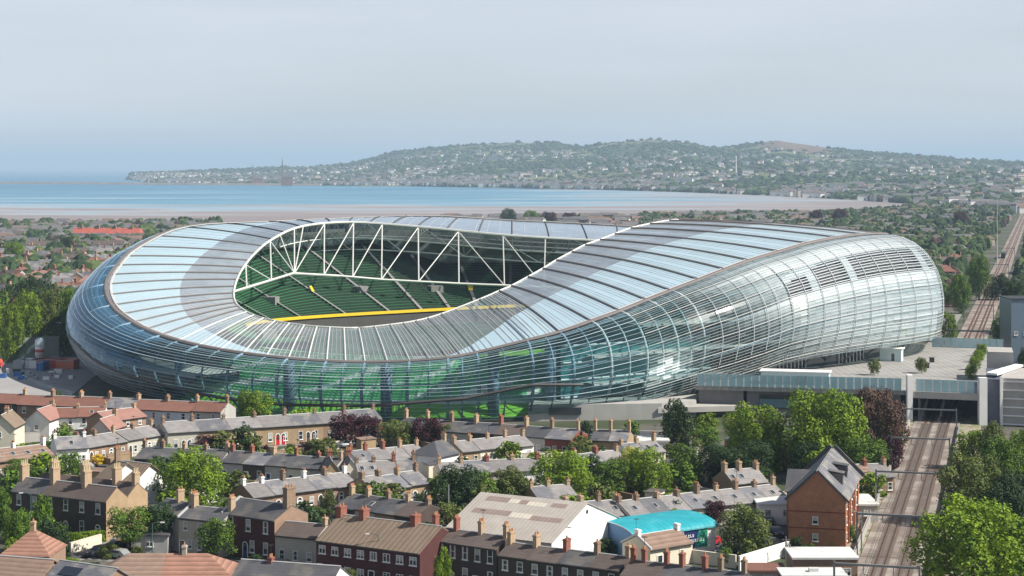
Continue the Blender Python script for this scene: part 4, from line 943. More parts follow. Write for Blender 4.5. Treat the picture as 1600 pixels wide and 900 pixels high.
for (x0, x1, f0, f1, m_) in ((.10,.32,.80,.92,M_corr2),(.32,.42,.80,.9,M_corr3),(.42,.50,.8,.9,M_corr2),(.5,.68,.78,.88,M_corr3),(.08,.44,.48,.60,M_corr2),(.44,.64,.46,.58,M_corr3),(.64,.93,.44,.55,M_corr2),(.72,.86,.8,.9,M_corr2)):
    g = MB(); y0, y1 = 11.5*f0, 11.5*f1
    g.quad((w*x0,y0,5.2+4.2*f0+.17),(w*x1,y0,5.2+4.2*f0+.17),(w*x1,y1,5.2+4.2*f1+.17),(w*x0,y1,5.2+4.2*f1+.17)); g.build('roof_sheet', m_, ro)
g = MB()
K = 10; 
g.prism([(.35*math.cos(2*math.pi*k/K)+11.5, 8.1+.35*math.sin(2*math.pi*k/K)) for k in range(K)], w-.1, w+.06); g.build('vent', M_gut, t)
# turquoise barrel shed with billboard
a, b = P(990,837,4.2), P(1118,820,4.2); dv = b-a; rz = math.atan2(dv.y, dv.x); w = dv.length; d = 11.5
t = thing('barrel_shed', 'long shed with a bright turquoise barrel roof, blue end wall and a billboard', 'shed', (a.x,a.y,0), rz); RECTS.append((Vector(a), rz, w, d))
arc = [(d/2-d/2*math.cos(math.pi*k/12), 4.2+1.15*math.sin(math.pi*k/12)) for k in range(13)]
g = MB(); g.prism([(0,-.3),(d,-.3)]+list(reversed(arc)), 0, w); wo = g.build('wall', [M_white, mat('blue_painted_wall', (.13,.24,.42), .8, .06)], t)
for p in wo.data.polygons:
    if p.normal.x < -.9: p.material_index = 1
arc2 = [(d/2-(d/2+.4)*math.cos(math.pi*k/12), 4.1+1.38*math.sin(math.pi*k/12)) for k in range(13)]
g = MB(); n = 13; g.v += [(-.3,y,z) for y,z in arc2]+[(w+.3,y,z) for y,z in arc2]
for i in range(12): g.f.append((i+1,i,13+i,14+i)); g.m.append(0)
arc3 = [(y,z-.14) for y,z in arc2]; n = len(g.v); g.v += [(-.3,y,z) for y,z in arc3]+[(w+.3,y,z) for y,z in arc3]
for i in range(12): g.f.append((n+i,n+i+1,n+14+i,n+13+i)); g.m.append(0); g.f.append((i,i+1,n+i+1,n+i)); g.m.append(1); g.f.append((13+i+1,13+i,n+13+i,n+14+i)); g.m.append(1)
g.build('roof', [mat('turquoise_sheet', (.02,.31,.37), .6, .16, .5, rows=('X', 1.0, .16), col2=(.06,.34,.38), c2scale=.5, c2lo=.55, c2hi=.7), M_white], t)
bb = thing('billboard', 'navy and green billboard with two lines of white lettering on the turquoise shed', 'billboard', (a.x,a.y,0), rz)
x0, x1 = w*.60, w*.89
g = MB(); g.box(x0-.15,x1+.15,-.14,-.02,.85,4.05); g.build('frame', M_white, bb)
g = MB(); g.poly([(x0,-.17,.95),(x1-2.6,-.17,.95),(x1-1.7,-.17,3.95),(x0,-.17,3.95)]); g.build('navy_panel', mat('navy_print', (.015,.03,.12), .4, .05), bb)
g = MB(); g.poly([(x1-2.58,-.17,.95),(x1,-.17,.95),(x1,-.17,3.95),(x1-1.68,-.17,3.95)]); g.build('green_panel', mat('green_print', (.03,.25,.16), .4, .1, 1, col2=(.03,.12,.22), c2scale=.8), bb)
for (x, z, ws) in ((x0+.4, 2.75, (.34,.3,.34,.3)), (x0+.9, 1.95, (.34,.3,.3,.34,.22,.3,.34,.3))):
    g = MB(); q = x
    for k, ww_ in enumerate(ws):
        g.box(q, q+.09, -.2, -.175, z, z+.5); g.box(q+.09, q+ww_, -.2, -.175, z, z+.09)
        if k % 2: g.box(q+.09, q+ww_, -.2, -.175, z+.28, z+.37)
        q += ww_+.12
    g.build('lettering', M_win, bb)
# cottage before it, rows behind
single((1016,859),(1082,848), 3.2, 'cream cottage with white chimneys standing against the turquoise shed', wall='render_cream', roof='tile_faded', d=6.5, rise=1.55, wins=2, door='black', doorx=2.0, stacks=(0,1), stack='stack_white', pots=0, parapet=(0,), ch=.7)
terrace((900,812),(985,803), 3.3, 3, 'the warehouse-side slate row', d=8, rise=1.8, walls=('brick_tan','render_cream','brick_tan'), roofs=('slate_light','slate_grey','slate_light'), stack=('stack_buff','stack_dark'), sky=1, seed=30)
terrace((985,806),(1232,778), 3.3, 8, 'the skylight slate row', d=8, rise=1.8, walls=('render_cream','render_white','brick_brown','render_cream','render_stone','render_white','brick_tan','render_cream'), roofs=('slate_light','slate_grey','slate_light','slate_grey','slate_light','slate_light','slate_grey','slate_light'), doors=('black','white','blue'), stack=('stack_dark','stack_buff','stack_dark'), sky=1, ends=(0,.1), seed=31)
terrace((842,782),(905,777), 3.3, 2, 'the short tree-side row', d=8, rise=1.7, walls=('brick_tan',), roofs=('slate_grey','slate_light'), seed=32)
terrace((886,735),(985,722), 3.3, 3, 'the low tree-hidden row', d=8, rise=1.8, walls=('render_cream','render_white','render_stone'), roofs=('slate_light','slate_grey','slate_light'), stack=('stack_buff','stack_red'), seed=33)
terrace((985,712),(1040,706), 3.3, 2, 'the podium-side white pair', d=7, rise=1.8, walls=('render_white','render_cream'), roofs=('slate_grey','slate_light'), doors=('black',), seed=34)
terrace((690,742),(850,735), 3.4, 4, 'the mid-street pale row', d=7.5, rise=1.6, walls=('render_cream','brick_tan','render_stone','render_white'), roofs=('slate_light','slate_grey','slate_light','slate_light'), stack=('stack_buff','stack_red'), seed=35)
terrace((560,742),(655,738), 3.4, 3, 'the middle cream row', d=7.5, rise=1.8, walls=('render_cream','render_stone','render_cream'), roofs=('slate_light','slate_light','slate_grey'), stack=('stack_dark','stack_red'), seed=36)
terrace((1338,748),(1398,745), 3.4, 2, 'the railway-side pair', d=8, rise=1.8, walls=('brick_red','brick_brown'), roofs=('tile_faded','slate_light'), stack=('stack_red','stack_buff'), seed=37)
terrace((1146,757),(1200,752), 3.4, 2, 'the tree-shaded low pair', d=7, rise=2, walls=('brick_brown',), roofs=('slate_light',), seed=38)
t = single((150,748),(168,752), 5.6, 'cream-gabled house with a brown tiled roof left of the big round tree', wall='render_white', roof='tile_brown', d=8, rise=2.8, wins=1, door=None, stacks=(.2,), stack='stack_dark', ch=2.2, ends=(.4,.4))
t.rotation_euler.z += R_(0); 
single((168,752),(206,757), 5.0, 'white-walled house with a wide brown roof beside the big round tree', wall='render_white', roof='tile_brown', d=9, rise=3.0, wins=1, door=None, stacks=(), ends=(.4,.4), endwin=1)
# orange brick block, its ridge running away beside the railway
a = P(1232,852,0); w = 9.3; D2 = 27; EZ = 7.8; RS = 4.5
t = thing('apartment_block', 'tall orange brick block with steep slate roof beside the railway', 'apartment block', (a.x,a.y,0), R_(-15)); RECTS.append((Vector(a), R_(-15), w, D2))
g = MB(); pts = [(0,-.3),(w,-.3),(w,EZ),(w/2,EZ+RS),(0,EZ)]; n = 0
g.v += [(x,0,z) for x,z in pts]+[(x,D2,z) for x,z in pts]; g.f += [(0,1,2,3,4),(9,8,7,6,5)]; g.m += [0,0]
for i in range(5): j=(i+1)%5; g.f.append((j,i,5+i,5+j)); g.m.append(0)
for z in (2.9, 5.6): g.box(-.03,w+.03,-.04,-.005,z,z+.2,1)
for y in (3.2, 6.4, 12.5, 15.7, 21.8): g.box(w+.005,w+.30,y-.25,y+.25,0,EZ-.5,0)
g.build('wall', [W['brick_orange'], W['brick_red']], t)
def roofslab(g, A, B, C, D_, th=.2, mi=0):
    n = (Vector(B)-Vector(A)).cross(Vector(D_)-Vector(A)).normalized()*th; p = [Vector(q) for q in (A,B,C,D_)]; g.hexa(p+[q+n for q in p], mi)
g = MB(); o = .35; k = RS/(w/2)
roofslab(g, (w+o,-.2,EZ-o*k),(w+o,D2+.2,EZ-o*k),(w/2,D2+.2,EZ+RS),(w/2,-.2,EZ+RS)); roofslab(g, (-o,D2+.2,EZ-o*k),(-o,-.2,EZ-o*k),(w/2,-.2,EZ+RS),(w/2,D2+.2,EZ+RS))
ro = g.build('roof', RF['slate_grey'], t)
g = MB()                       # raised dark verge at the far gable and lead verge at the near one
for y0, y1, hh, mi in ((D2-.3, D2+.35, .75, 0), (-.32, -.21, .3, 0)):
    for sx in (1, -1):
        xe = w/2+sx*(w/2+.5); roofslab(g, *( [(xe,y0,EZ-.5*k+.1),(xe,y1,EZ-.5*k+.1),(w/2,y1,EZ+RS+.1),(w/2,y0,EZ+RS+.1)] if sx > 0 else [(xe,y1,EZ-.5*k+.1),(xe,y0,EZ-.5*k+.1),(w/2,y0,EZ+RS+.1),(w/2,y1,EZ+RS+.1)]), hh, mi)
g.build('verge', [RF['slate_dark']], t)
g = MB(); g.prism([(0,0),(8,0),(8,EZ-.9),(4,EZ+1.9),(0,EZ-.9)], -1.7, -.01); o_ = g.build('side_wing', W['brick_orange'], t); o_.location = (0, 12, 0)
g = MB(); roofslab(g, (-2.0,11.6,EZ-1.1),(-.05,11.6,EZ-1.1),(2.4,16,EZ+2.1),(-2.0,16,EZ+2.1)); roofslab(g, (-.05,20.4,EZ-1.1),(-2.0,20.4,EZ-1.1),(-2.0,16,EZ+2.1),(2.4,16,EZ+2.1)); g.build('wing_roof', RF['slate_dark'], t)
for (yy) in (7.5, 15.5):
    g = MB(); x = w*.72; z = EZ+RS*(1-(x-w/2)/(w/2))
    g.box(x-.4, x+1.5, yy-1.0, yy+1.0, z-1.6, z+.75, 0); g.box(x+1.51, x+1.56, yy-.8, yy+.8, z-.6, z+.6, 1)
    roofslab(g, (x+1.75,yy-1.15,z+.76),(x+1.75,yy+1.15,z+.76),(x-1.0,yy+1.15,z+1.15),(x-1.0,yy-1.15,z+1.15), .12)
    g.build('dormer', [RF['slate_dark'], M_glass], ro)
for z in (.9, 3.7): link('window', window_mesh(.95, 1.25, 'sash'), t, (w*.47, 0, z))
for j in range(3):
    for i in range(8):
        o_ = link('window', window_mesh(1.0, 1.4, 'sash'), t, (w, 1.6+i*3.2, .9+j*2.6)); o_.rotation_euler = (0,0,R_(90))
# flat-roofed white blocks at the bottom right
def flat(px0, px1, pyf, z, d, label, wallm, roofm=None, name='flat_roof_building', rz=0, hatch=0):
    a, b = P(px0,pyf,z), P(px1,pyf,z); w = (b-a).length; t = thing(name, label, 'building', (a.x,a.y,0), rz); RECTS.append((Vector(a), rz, w, d))
    g = MB(); g.box(0,w,0,d,-.3,z); g.build('wall', wallm, t)
    g = MB(); g.box(-.25,w+.25,-.25,d+.25,z+.003,z+.3); 
    if hatch: g.box(w*.45,w*.6,d*.4,d*.6,z+.31,z+.8)
    g.build('roof', roofm or M_flatr, t); 
    k = max(1, int(w/3))
    for i in range(k): link('window', window_mesh(1.2, 1.2, 'wide'), t, ((i+.5)*w/k, 0, z*.45))
    return t
M_flatr = mat('pale_felt_roof', (.60,.60,.58), .85, .12, .5, col2=(.42,.42,.41), c2scale=.5, c2lo=.55, c2hi=.7)
flat(1240, 1340, 874, 4.5, 7.5, 'white flat-roofed block below the orange brick block', W['brick_brown'])
flat(1224, 1322, 902, 4.5, 5.0, 'nearest white flat-roofed block at the bottom edge by the railway', W['brick_red'], hatch=1)
flat(1338, 1372, 790, 3.2, 10, 'low grey flat roof between the brick block and railway wall', W['render_grey'])
flat(1186, 1242, 790, 3.4, 8, 'low white extension left of the orange brick block', M_white)
flat(205, 262, 838, 3.0, 0.01+4, 'low garage behind the street trees', W['render_grey'], RF['slate_dark'])
flat(85, 138, 690, 3.0, 5, 'white flat-roofed annexe with a row of windows below the white row', M_white)
flat(1172, 1228, 894, 2.9, 5, 'low dark red flat roof left of the bottom flat-roofed blocks', W['render_pink'], RF['tile_red'])
flat(1000, 1045, 690, 3.0, 8, 'white flat roof beside the podium, behind small cottages', M_white)

# ------------------------------------------------------------ streets, walls
def strip(name, pts, w, z, m, kind='structure'):
    g = MB(); L, Rr = [], []
    for i, p in enumerate(pts):
        d = (pts[min(i+1,len(pts)-1)]-pts[max(i-1,0)]); d.z = 0; d.normalize(); n = Vector((-d.y, d.x, 0))*w/2; L.append((p.x+n.x,p.y+n.y,z)); Rr.append((p.x-n.x,p.y-n.y,z))
    g.ring([Rr, L]); o = g.build(name, m); o['kind'] = kind; return o
M_pave = mat('pavement', (.24,.235,.22), .9, .12, .5)
def G(px, py): return P(px, py, 0)
road_lines = [([G(-40,905),G(130,862),G(210,850)],6), ([G(150,863),G(520,905),G(700,940)],7), ([G(560,733),G(720,722),G(900,708)],6), ([G(240,700),G(420,694),G(620,678)],6),
   ([G(500,742),G(690,765),G(830,785)],5), ([G(-30,690),G(120,683),G(240,676)],5), ([G(1110,862),G(1200,845),G(1235,815)],9), ([G(360,790),G(560,778),G(690,768)],5), ([G(40,735),G(240,738),G(500,760)],5), ([G(560,668),G(800,671),G(1060,679)],7)]
for pts, w in road_lines:
    strip('pavement', pts, w+3.2, .05, M_pave); strip('street', pts, w, .09, M_asph)
g = MB()
pts = road_lines[1][0]
def wall_line(p, q, h, th, m, label, name='garden_wall'):
    a, b = G(*p), G(*q); g = MB(); d = (b-a).normalized(); n = Vector((-d.y,d.x,0))*th/2; u = Vector((0,0,h))
    g.hexa([a-n,b-n,b+n,a+n,a-n+u,b-n+u,b+n+u,a+n+u]); g.hexa([a-n*1.3+u*1.002,b-n*1.3+u*1.002,b+n*1.3+u*1.002,a+n*1.3+u*1.002,a-n*1.3+u*1.04,b-n*1.3+u*1.04,b+n*1.3+u*1.04,a+n*1.3+u*1.04])
    return tag(g.build(name, m), label, 'wall')
wall_line((1155,892),(1232,868), 2.2, .3, M_white, 'bright white wall slanting up beside the car park')
wall_line((110,866),(158,852), 1.8, .3, W['render_cream'], 'pale stone wall below the box hedge at left')
wall_line((20,693),(132,686), 2.2, .3, W['render_grey'], 'long pale yard wall before the white cottages at left')
wall_line((1020,872),(1150,888), 2.0, .3, W['render_cream'], 'yard wall in front of the cream cottage by the turquoise shed')
wall_line((250,745),(330,738), 2.0, .3, W['brick_brown'], 'brown yard wall hidden behind the big round tree')
wall_line((840,725),(980,716), 2.0, .3, W['render_cream'], 'cream yard wall behind the bright green trees')
wall_line((700,726),(870,720), 1.9, .3, W['render_cream'], 'cream wall along the middle street')
# ------------------------------------------------------------ trees
M_bark = mat('bark', (.10,.075,.055), .95, .3, 3)
def leafmat(name, a, b_, tr=.16):
    m = bpy.data.materials.new(name); nt, N, L = nodes_of(m); b = N['Principled BSDF']; out = N['Material Output']
    tc = N.new('ShaderNodeTexCoord'); oi = N.new('ShaderNodeObjectInfo')
    n1 = N.new('ShaderNodeTexNoise'); n1.inputs['Scale'].default_value = 3.6; n1.inputs['Detail'].default_value = 7; n1.inputs['Roughness'].default_value = .7; L.new(tc.outputs['Object'], n1.inputs['Vector'])
    cr = N.new('ShaderNodeValToRGB'); cr.color_ramp.elements[0].position = .33; cr.color_ramp.elements[0].color = (*a, 1); cr.color_ramp.elements[1].position = .66; cr.color_ramp.elements[1].color = (*b_, 1)
    L.new(n1.outputs['Fac'], cr.inputs[0])
    mr = N.new('ShaderNodeMapRange'); mr.inputs['To Min'].default_value = .82; mr.inputs['To Max'].default_value = 1.2; L.new(oi.outputs['Random'], mr.inputs['Value'])
    sc = N.new('ShaderNodeVectorMath'); sc.operation = 'SCALE'; L.new(cr.outputs[0], sc.inputs[0]); L.new(mr.outputs[0], sc.inputs['Scale']); L.new(sc.outputs[0], b.inputs['Base Color'])
    b.inputs['Roughness'].default_value = .65; b.inputs['Specular IOR Level'].default_value = .22
    t = N.new('ShaderNodeBsdfTranslucent'); L.new(sc.outputs[0], t.inputs[0]); mx = N.new('ShaderNodeMixShader'); mx.inputs[0].default_value = tr
    L.new(b.outputs[0], mx.inputs[1]); L.new(t.outputs[0], mx.inputs[2]); L.new(mx.outputs[0], out.inputs['Surface']); return m
LM = {'bright': leafmat('leaves_bright', (.035,.095,.010), (.26,.36,.02), .22), 'mid': leafmat('leaves_mid', (.022,.06,.010), (.15,.25,.022)),
      'dark': leafmat('leaves_dark', (.012,.030,.010), (.045,.085,.022)), 'yellow': leafmat('leaves_yellow', (.20,.24,.03), (.45,.42,.08)),
      'olive': leafmat('leaves_olive', (.04,.065,.015), (.17,.20,.045)), 'purple': leafmat('leaves_purple', (.028,.008,.014), (.09,.022,.032)),
      'copper': leafmat('leaves_copper', (.055,.030,.020), (.16,.095,.065)), 'bluegreen': leafmat('leaves_blue_green', (.04,.065,.05), (.10,.13,.10)),
      'red': leafmat('leaves_red_flower', (.12,.012,.016), (.50,.04,.045)), 'gold': leafmat('leaves_gold', (.40,.28,.02), (.75,.52,.04))}
def crown_mesh(kind, seed, nleaf, ls, material):
    key = (kind, seed, nleaf, material)
    if key in _mc: return _mc[key]
    base = (kind, seed, nleaf)
    if base in _mc:
        me = _mc[base].copy(); me.materials.clear(); me.materials.append(LM[material]); _mc[key] = me; return me
    rn = random.Random(seed*31+len(kind)); lobes = []
    def inside_profile(u):           # radius factor at height u (0..1)
        if kind == 'round': return math.sqrt(max(.02, 1-((u-.45)/.58)**2))
        if kind == 'oval': return .9*math.sqrt(max(.02, 1-((u-.48)/.54)**2))
        if kind == 'cone': return max(.05, 1.02-u)**.85
        if kind == 'column': return .95*max(.05, min(1, (1-u)*2.2, .55+u*2))
        if kind == 'flat': return math.sqrt(max(.02, 1-((u-.55)/.5)**4))
        if kind == 'shrub': return math.sqrt(max(.02, 1-((u-.2)/.82)**2))
    nl = {'round':20,'oval':18,'cone':22,'column':16,'flat':20,'shrub':12}[kind]
    for i in range(nl):
        u = (i+.5)/nl*.86+.05; a = i*2.4+rn.uniform(-.5,.5); R = inside_profile(u); lr = rn.uniform(.26,.42)*(.55+.45*R); q = max(0, R-lr*.75)*rn.uniform(.75,1.12)
        lobes.append((Vector((math.cos(a)*q, math.sin(a)*q, u)), lr))
    lobes.append((Vector((0,0,.5)), .45))
    if kind in ('round','oval','shrub'): lobes.append((Vector((.05,.02,.82)), .28))
    # z is 0..1 for the crown height, xy in units of crown radius; mesh is 1 x 1 x 1 scaled by the object
    g = MB(); tot = sum(l[1]**2 for l in lobes)
    for c, lr in lobes:
        k = int(nleaf*lr*lr/tot)
        for _ in range(k):
            d = Vector((rn.gauss(0,1), rn.gauss(0,1), rn.gauss(.25,1))).normalized(); rr = lr*rn.uniform(.72,1.08)*(1+.18*math.sin(d.x*7+c.x*9)*math.sin(d.y*6+c.z*8))
            if rn.random() < .05: rr *= 1.15
            p = Vector((c.x+d.x*rr, c.y+d.y*rr, c.z+d.z*rr*.5))
            n = (d+Vector((rn.uniform(-.7,.7),rn.uniform(-.7,.7),rn.uniform(-.5,.9)))).normalized(); s = ls*rn.uniform(.6,1.35)
            t = n.cross(Vector((rn.uniform(-1,1),rn.uniform(-1,1),rn.uniform(-1,1)))).normalized(); b = n.cross(t)
            zf = .5 
            q = [p+t*s+b*s*.1, p+b*s*.7, p-t*s+b*s*.1, p-b*s*.7]
            q = [Vector((v.x, v.y, p.z+(v.z-p.z)*zf)) for v in q]; g.quad(*q)
    me = g.mesh('crown', LM[material]); _mc[base] = me; _mc[key] = me; return me
def trunk_mesh(seed):
    key = ('trunk', seed)
    if key in _mc: return _mc[key]
    rn = random.Random(seed); g = MB(); g.tube([(0,0,-.05),(.01,0,.2),(.0,.01,.6)], .05, 7, r2=.028)
    for i in range(5):
        a = i*1.26+rn.uniform(-.3,.3); z = .28+.07*i; g.tube([(0,0,z),(math.cos(a)*.16,math.sin(a)*.16,z+.14),(math.cos(a)*.30,math.sin(a)*.30,z+.32)], .02, 5, r2=.007)
    _mc[key] = g.mesh('trunk', M_bark, True); return _mc[key]
PROTO = {}
def tree_at(x, y, h, r, kind='round', m='mid', label='', group=None, name='tree', seed=1, z=0, dens=1, trunk=.18, cat='tree', low=False):
    t = thing(name, label, cat, (x, y, z), random.uniform(0, 6.28), group)
    nleaf = 700 if low else int(min(15000, max(3200, 300*r*r))*dens); nleaf = 700 if low else (4000 if nleaf < 5000 else (8000 if nleaf < 10500 else 14000))
    ls = (.115 if low else {4000:.055, 8000:.042, 14000:.033}[nleaf])
    c = link('crown', crown_mesh(kind, seed, nleaf, ls, m), t, (0,0,h*trunk)); c.scale = (r, r, h*(1-trunk)*1.0)
    if trunk > .02:
        k = link('trunk', trunk_mesh(seed % 3), t); k.scale = (r*1.0+h*.05, r*1.0+h*.05, h)
    return t
TREES = []
def tree(px, top, rpx, base, label, m='mid', kind='round', seed=1, **kw):
    """px: column, top/base: rows of crown top and ground contact (ground often hidden), rpx: crown half width in pixels"""
    p = P(px, base, 0); h = (base-top)*p.y/F*1.0; r = rpx*p.y/F
    return tree_at(p.x, p.y, h, r*1.02, kind, m, label, seed=seed, name={'shrub':'shrub'}.get(kind, kw.pop('name', 'tree')) , cat=kw.pop('cat', 'shrub' if kind == 'shrub' else 'tree'), **kw)
T = tree
T(303,703,50,800,'big round bright green tree between the cottage rows at left','bright',seed=1, trunk=.08)
T(240,722,28,790,'darker green tree touching the left side of the big round one','mid',seed=2, trunk=.08)
T(398,610,30,668,'bright green tree standing against the stadium glass','bright',seed=3, trunk=.1)
T(328,627,26,668,'grey-green spreading conifer left of the bright tree at the stadium foot','bluegreen','cone',seed=4, trunk=.05)
T(350,652,11,672,'small olive bush below the grey-green conifer','olive','shrub',seed=5, trunk=.01)
T(325,678,34,703,'low red-purple flowering hedge tree by the arched-door cottages','purple','shrub',seed=6, trunk=.01, group=None)
T(330,676,16,694,'bright red blossom patch on top of the purple hedge','red','shrub',seed=7, trunk=.01)
T(350,630,11,665,'small dark red tree peeping beside the conifer','purple','round',seed=8)
T(540,646,28,697,'left one of the two dark purple trees before the stadium glass','purple',seed=9, trunk=.1)
T(575,648,24,697,'right one of the two dark purple trees before the stadium glass','purple',seed=10, trunk=.1)
T(667,651,28,700,'third dark purple tree, standing apart to the right','purple',seed=11, trunk=.1)
T(620,656,30,700,'dark olive tree between the purple trees','olive',seed=12, trunk=.08)
T(697,664,14,700,'small green tree right of the third purple tree','olive','oval',seed=13)
T(556,640,12,668,'small yellow-green tree top behind the two purple trees','bright',seed=14)
T(497,686,20,712,'green bush left of the two purple trees','olive','shrub',seed=15, trunk=.01)
T(478,690,16,710,'purple bush in the cottage gardens','purple','shrub',seed=16, trunk=.01)
T(395,690,12,712,'small green garden tree before the black arched doors','mid',seed=17)
T(415,695,9,712,'purple garden shrub beside the red doors','purple','shrub',seed=18, trunk=.01)
T(455,693,12,712,'olive garden shrub right of the red doors','olive','shrub',seed=19, trunk=.01)
T(378,700,9,712,'light green garden shrub left of the black arched doors','olive','shrub',seed=20, trunk=.01)
T(92,610,7,640,'thin young green tree in the red-roofed row','olive','oval',seed=21)
T(152,709,14,728,'yellow clipped bush beside the white cottage','gold','shrub',seed=22, trunk=.01)
T(102,707,28,752,'dark green tree above the tall-pot chimneys','mid',seed=23, trunk=.05)
T(45,718,42,757,'broad green shrubbery below the brown roof at left','mid','flat',seed=24, trunk=.05)
T(232,660,10,674,'little light green bush beside the pink-roofed house','bright','shrub',seed=26, trunk=.01)
T(-2,762,26,850,'green tree at the left edge beside the dark Georgian row','mid','oval',seed=27)
T(28,795,22,862,'lower green tree before the dark Georgian row, near the left edge','mid',seed=28, trunk=.06)
T(66,775,20,850,'tall dark green tree with lit top in front of the dark Georgian row','mid','oval',seed=29, trunk=.06)
T(80,815,28,862,'dark shrubby tree under the lamp post at left','dark',seed=30, trunk=.05)
T(95,840,16,872,'dark green bush right of the orange hipped roof','dark','shrub',seed=31, trunk=.01)
T(200,793,32,868,'left one of the pair of dark street trees','mid','flat',seed=32, trunk=.32)
T(244,788,26,862,'right one of the pair of dark street trees','dark','flat',seed=33, trunk=.34)
T(340,812,33,880,'bushy green street tree in front of the pale houses','mid','round',seed=34, trunk=.22)
T(172,848,20,872,'mixed green bush at the street corner','olive','shrub',seed=35, trunk=.01)
T(215,854,14,868,'pale green bush under the street trees','olive','shrub',seed=36, trunk=.01)
T(112,872,18,888,'light green hedge bush near the bottom left roofs','bright','shrub',seed=37, trunk=.01)
T(148,878,11,890,'small dark round bush near the bottom left roofs','dark','shrub',seed=38, trunk=.01)
T(400,866,16,884,'dark bush at the foot of the maroon house','dark','shrub',seed=39, trunk=.01)
T(424,757,7,800,'slim bright green columnar tree before the brick cottages','bright','column',seed=40)
T(513,765,14,812,'yellow-green garden tree behind the ribbed brown roof','olive',seed=41)
T(497,790,18,815,'brownish garden bushes left of the ribbed brown roof','olive','shrub',seed=42, trunk=.01)
T(720,728,44,812,'dark round tree behind the corrugated warehouse','dark',seed=43, trunk=.06)
T(750,738,28,808,'green tree merging with the right side of the dark round tree','mid',seed=44, trunk=.06)
T(797,730,36,800,'loose pale green tree behind the warehouse roof','olive','oval',seed=45, trunk=.06)
T(700,785,26,835,'soft green tree in front of the dark round tree','olive',seed=46, trunk=.05)
T(655,770,12,802,'small dark green tree beside the tan brick cottages','dark','oval',seed=47)
T(880,704,52,785,'large bright green tree right of the warehouse ridge','bright',seed=48, trunk=.05)
T(905,690,22,735,'rounded bush of green and red leaves by the buff gables','olive','round',seed=49, trunk=.03)
T(958,718,36,778,'dark green tree right of the large bright one','mid',seed=50, trunk=.05)
T(1012,700,34,778,'yellow-green tree in the middle of the tree belt','bright',seed=51, trunk=.05)
T(985,697,20,750,'pale yellow tree top in the middle of the tree belt','yellow',seed=52, trunk=.05)
T(1058,624,28,705,'tall dark pointed tree against the podium wall','dark','oval',seed=53, trunk=.06)
T(1070,692,30,760,'fresh green tree below the tall dark pointed one','mid',seed=54, trunk=.05)
T(1100,668,26,710,'low dark trees between the tall dark tree and the bright ones','mid','shrub',seed=55, trunk=.02)
T(1178,630,50,735,'bright round tree, left one of the two before the podium','bright',seed=56, trunk=.06)
T(1285,612,66,740,'biggest bright green tree, right one of the two before the podium','bright',seed=57, trunk=.05)
T(1210,665,26,730,'dark gap tree between the two bright podium trees','mid',seed=58, trunk=.05)
T(1150,690,56,762,'spreading dark green tree below the bright podium trees','dark','flat',seed=59, trunk=.05)
T(1225,688,23,735,'yellow tree in front of the biggest bright green tree','yellow',seed=60, trunk=.05)
T(1265,690,30,752,'dark green tree behind the slate gable of the brick block','dark',seed=61, trunk=.05)
T(1345,680,42,745,'green bushes at the right foot of the biggest bright tree','mid','flat',seed=62, trunk=.05)
T(1372,610,50,725,'copper-brown tree beside the railway portal','copper',seed=63, trunk=.08)
T(1392,680,22,735,'reddish shrubby tree under the copper tree','purple',seed=64, trunk=.04)
T(1043,782,30,822,'dark green tree between slate row and turquoise roof','dark',seed=65, trunk=.05)
T(1118,782,20,822,'dark red tree right of the turquoise roof','purple',seed=66, trunk=.05)
T(1164,790,40,865,'bushy olive green tree left of the brick block','olive',seed=67, trunk=.04)
T(1172,754,10,790,'small round clipped tree above the olive tree','dark',seed=68)
T(1188,757,9,790,'second small clipped tree right of its twin','dark',seed=69)
T(905,822,20,862,'dark young palm-like tree before the white warehouse gable','dark','oval',seed=70)
T(942,840,24,872,'dark bush at the blue end of the turquoise shed','dark','shrub',seed=71, trunk=.02)
T(985,857,16,878,'light olive bush by the cream cottage','olive','shrub',seed=72, trunk=.02)
T(693,852,17,935,'bright green columnar tree in front of the shaded dark houses','bright','column',seed=73, trunk=.05)
T(545,888,20,920,'light green bush at the bottom edge','olive','shrub',seed=74, trunk=.02)
T(1135,855,12,885,'small green bush by the white slanting wall','mid','oval',seed=75)
T(1245,838,16,872,'dark green bushes at the foot of the brick block','dark','shrub',seed=76, trunk=.02)
T(1330,820,12,848,'green bush at the right corner of the brick block','mid','shrub',seed=77, trunk=.02)
T(1350,775,16,790,'dark bushes by the railway wall','dark','shrub',seed=78, trunk=.02)
T(1518,672,30,735,'fresh green tree right of the railway, nearest the portal','bright',seed=80, trunk=.05)
T(1565,684,34,755,'broad dark green tree right of the railway','mid',seed=81, trunk=.05)
T(1600,672,26,745,'green tree at the right edge below the concrete screens','bright',seed=82, trunk=.05)
T(1518,708,54,822,'soft green tree leaning over the railway','olive','round',seed=83, trunk=.05)
T(1590,738,46,830,'dark tree mass at the right edge','dark',seed=84, trunk=.05)
T(1520,778,92,935,'huge bright leafy tree filling the lower right corner','bright',seed=85, trunk=.04)
T(1607,810,50,925,'dark green tree behind the huge leafy one at the right edge','mid',seed=86, trunk=.04)
T(1572,755,40,860,'dark tree filling the gap above the huge leafy one','dark',seed=87, trunk=.05)
T(1552,660,24,740,'thin pale tree in front of the concrete screens','olive','oval',seed=88, trunk=.1)
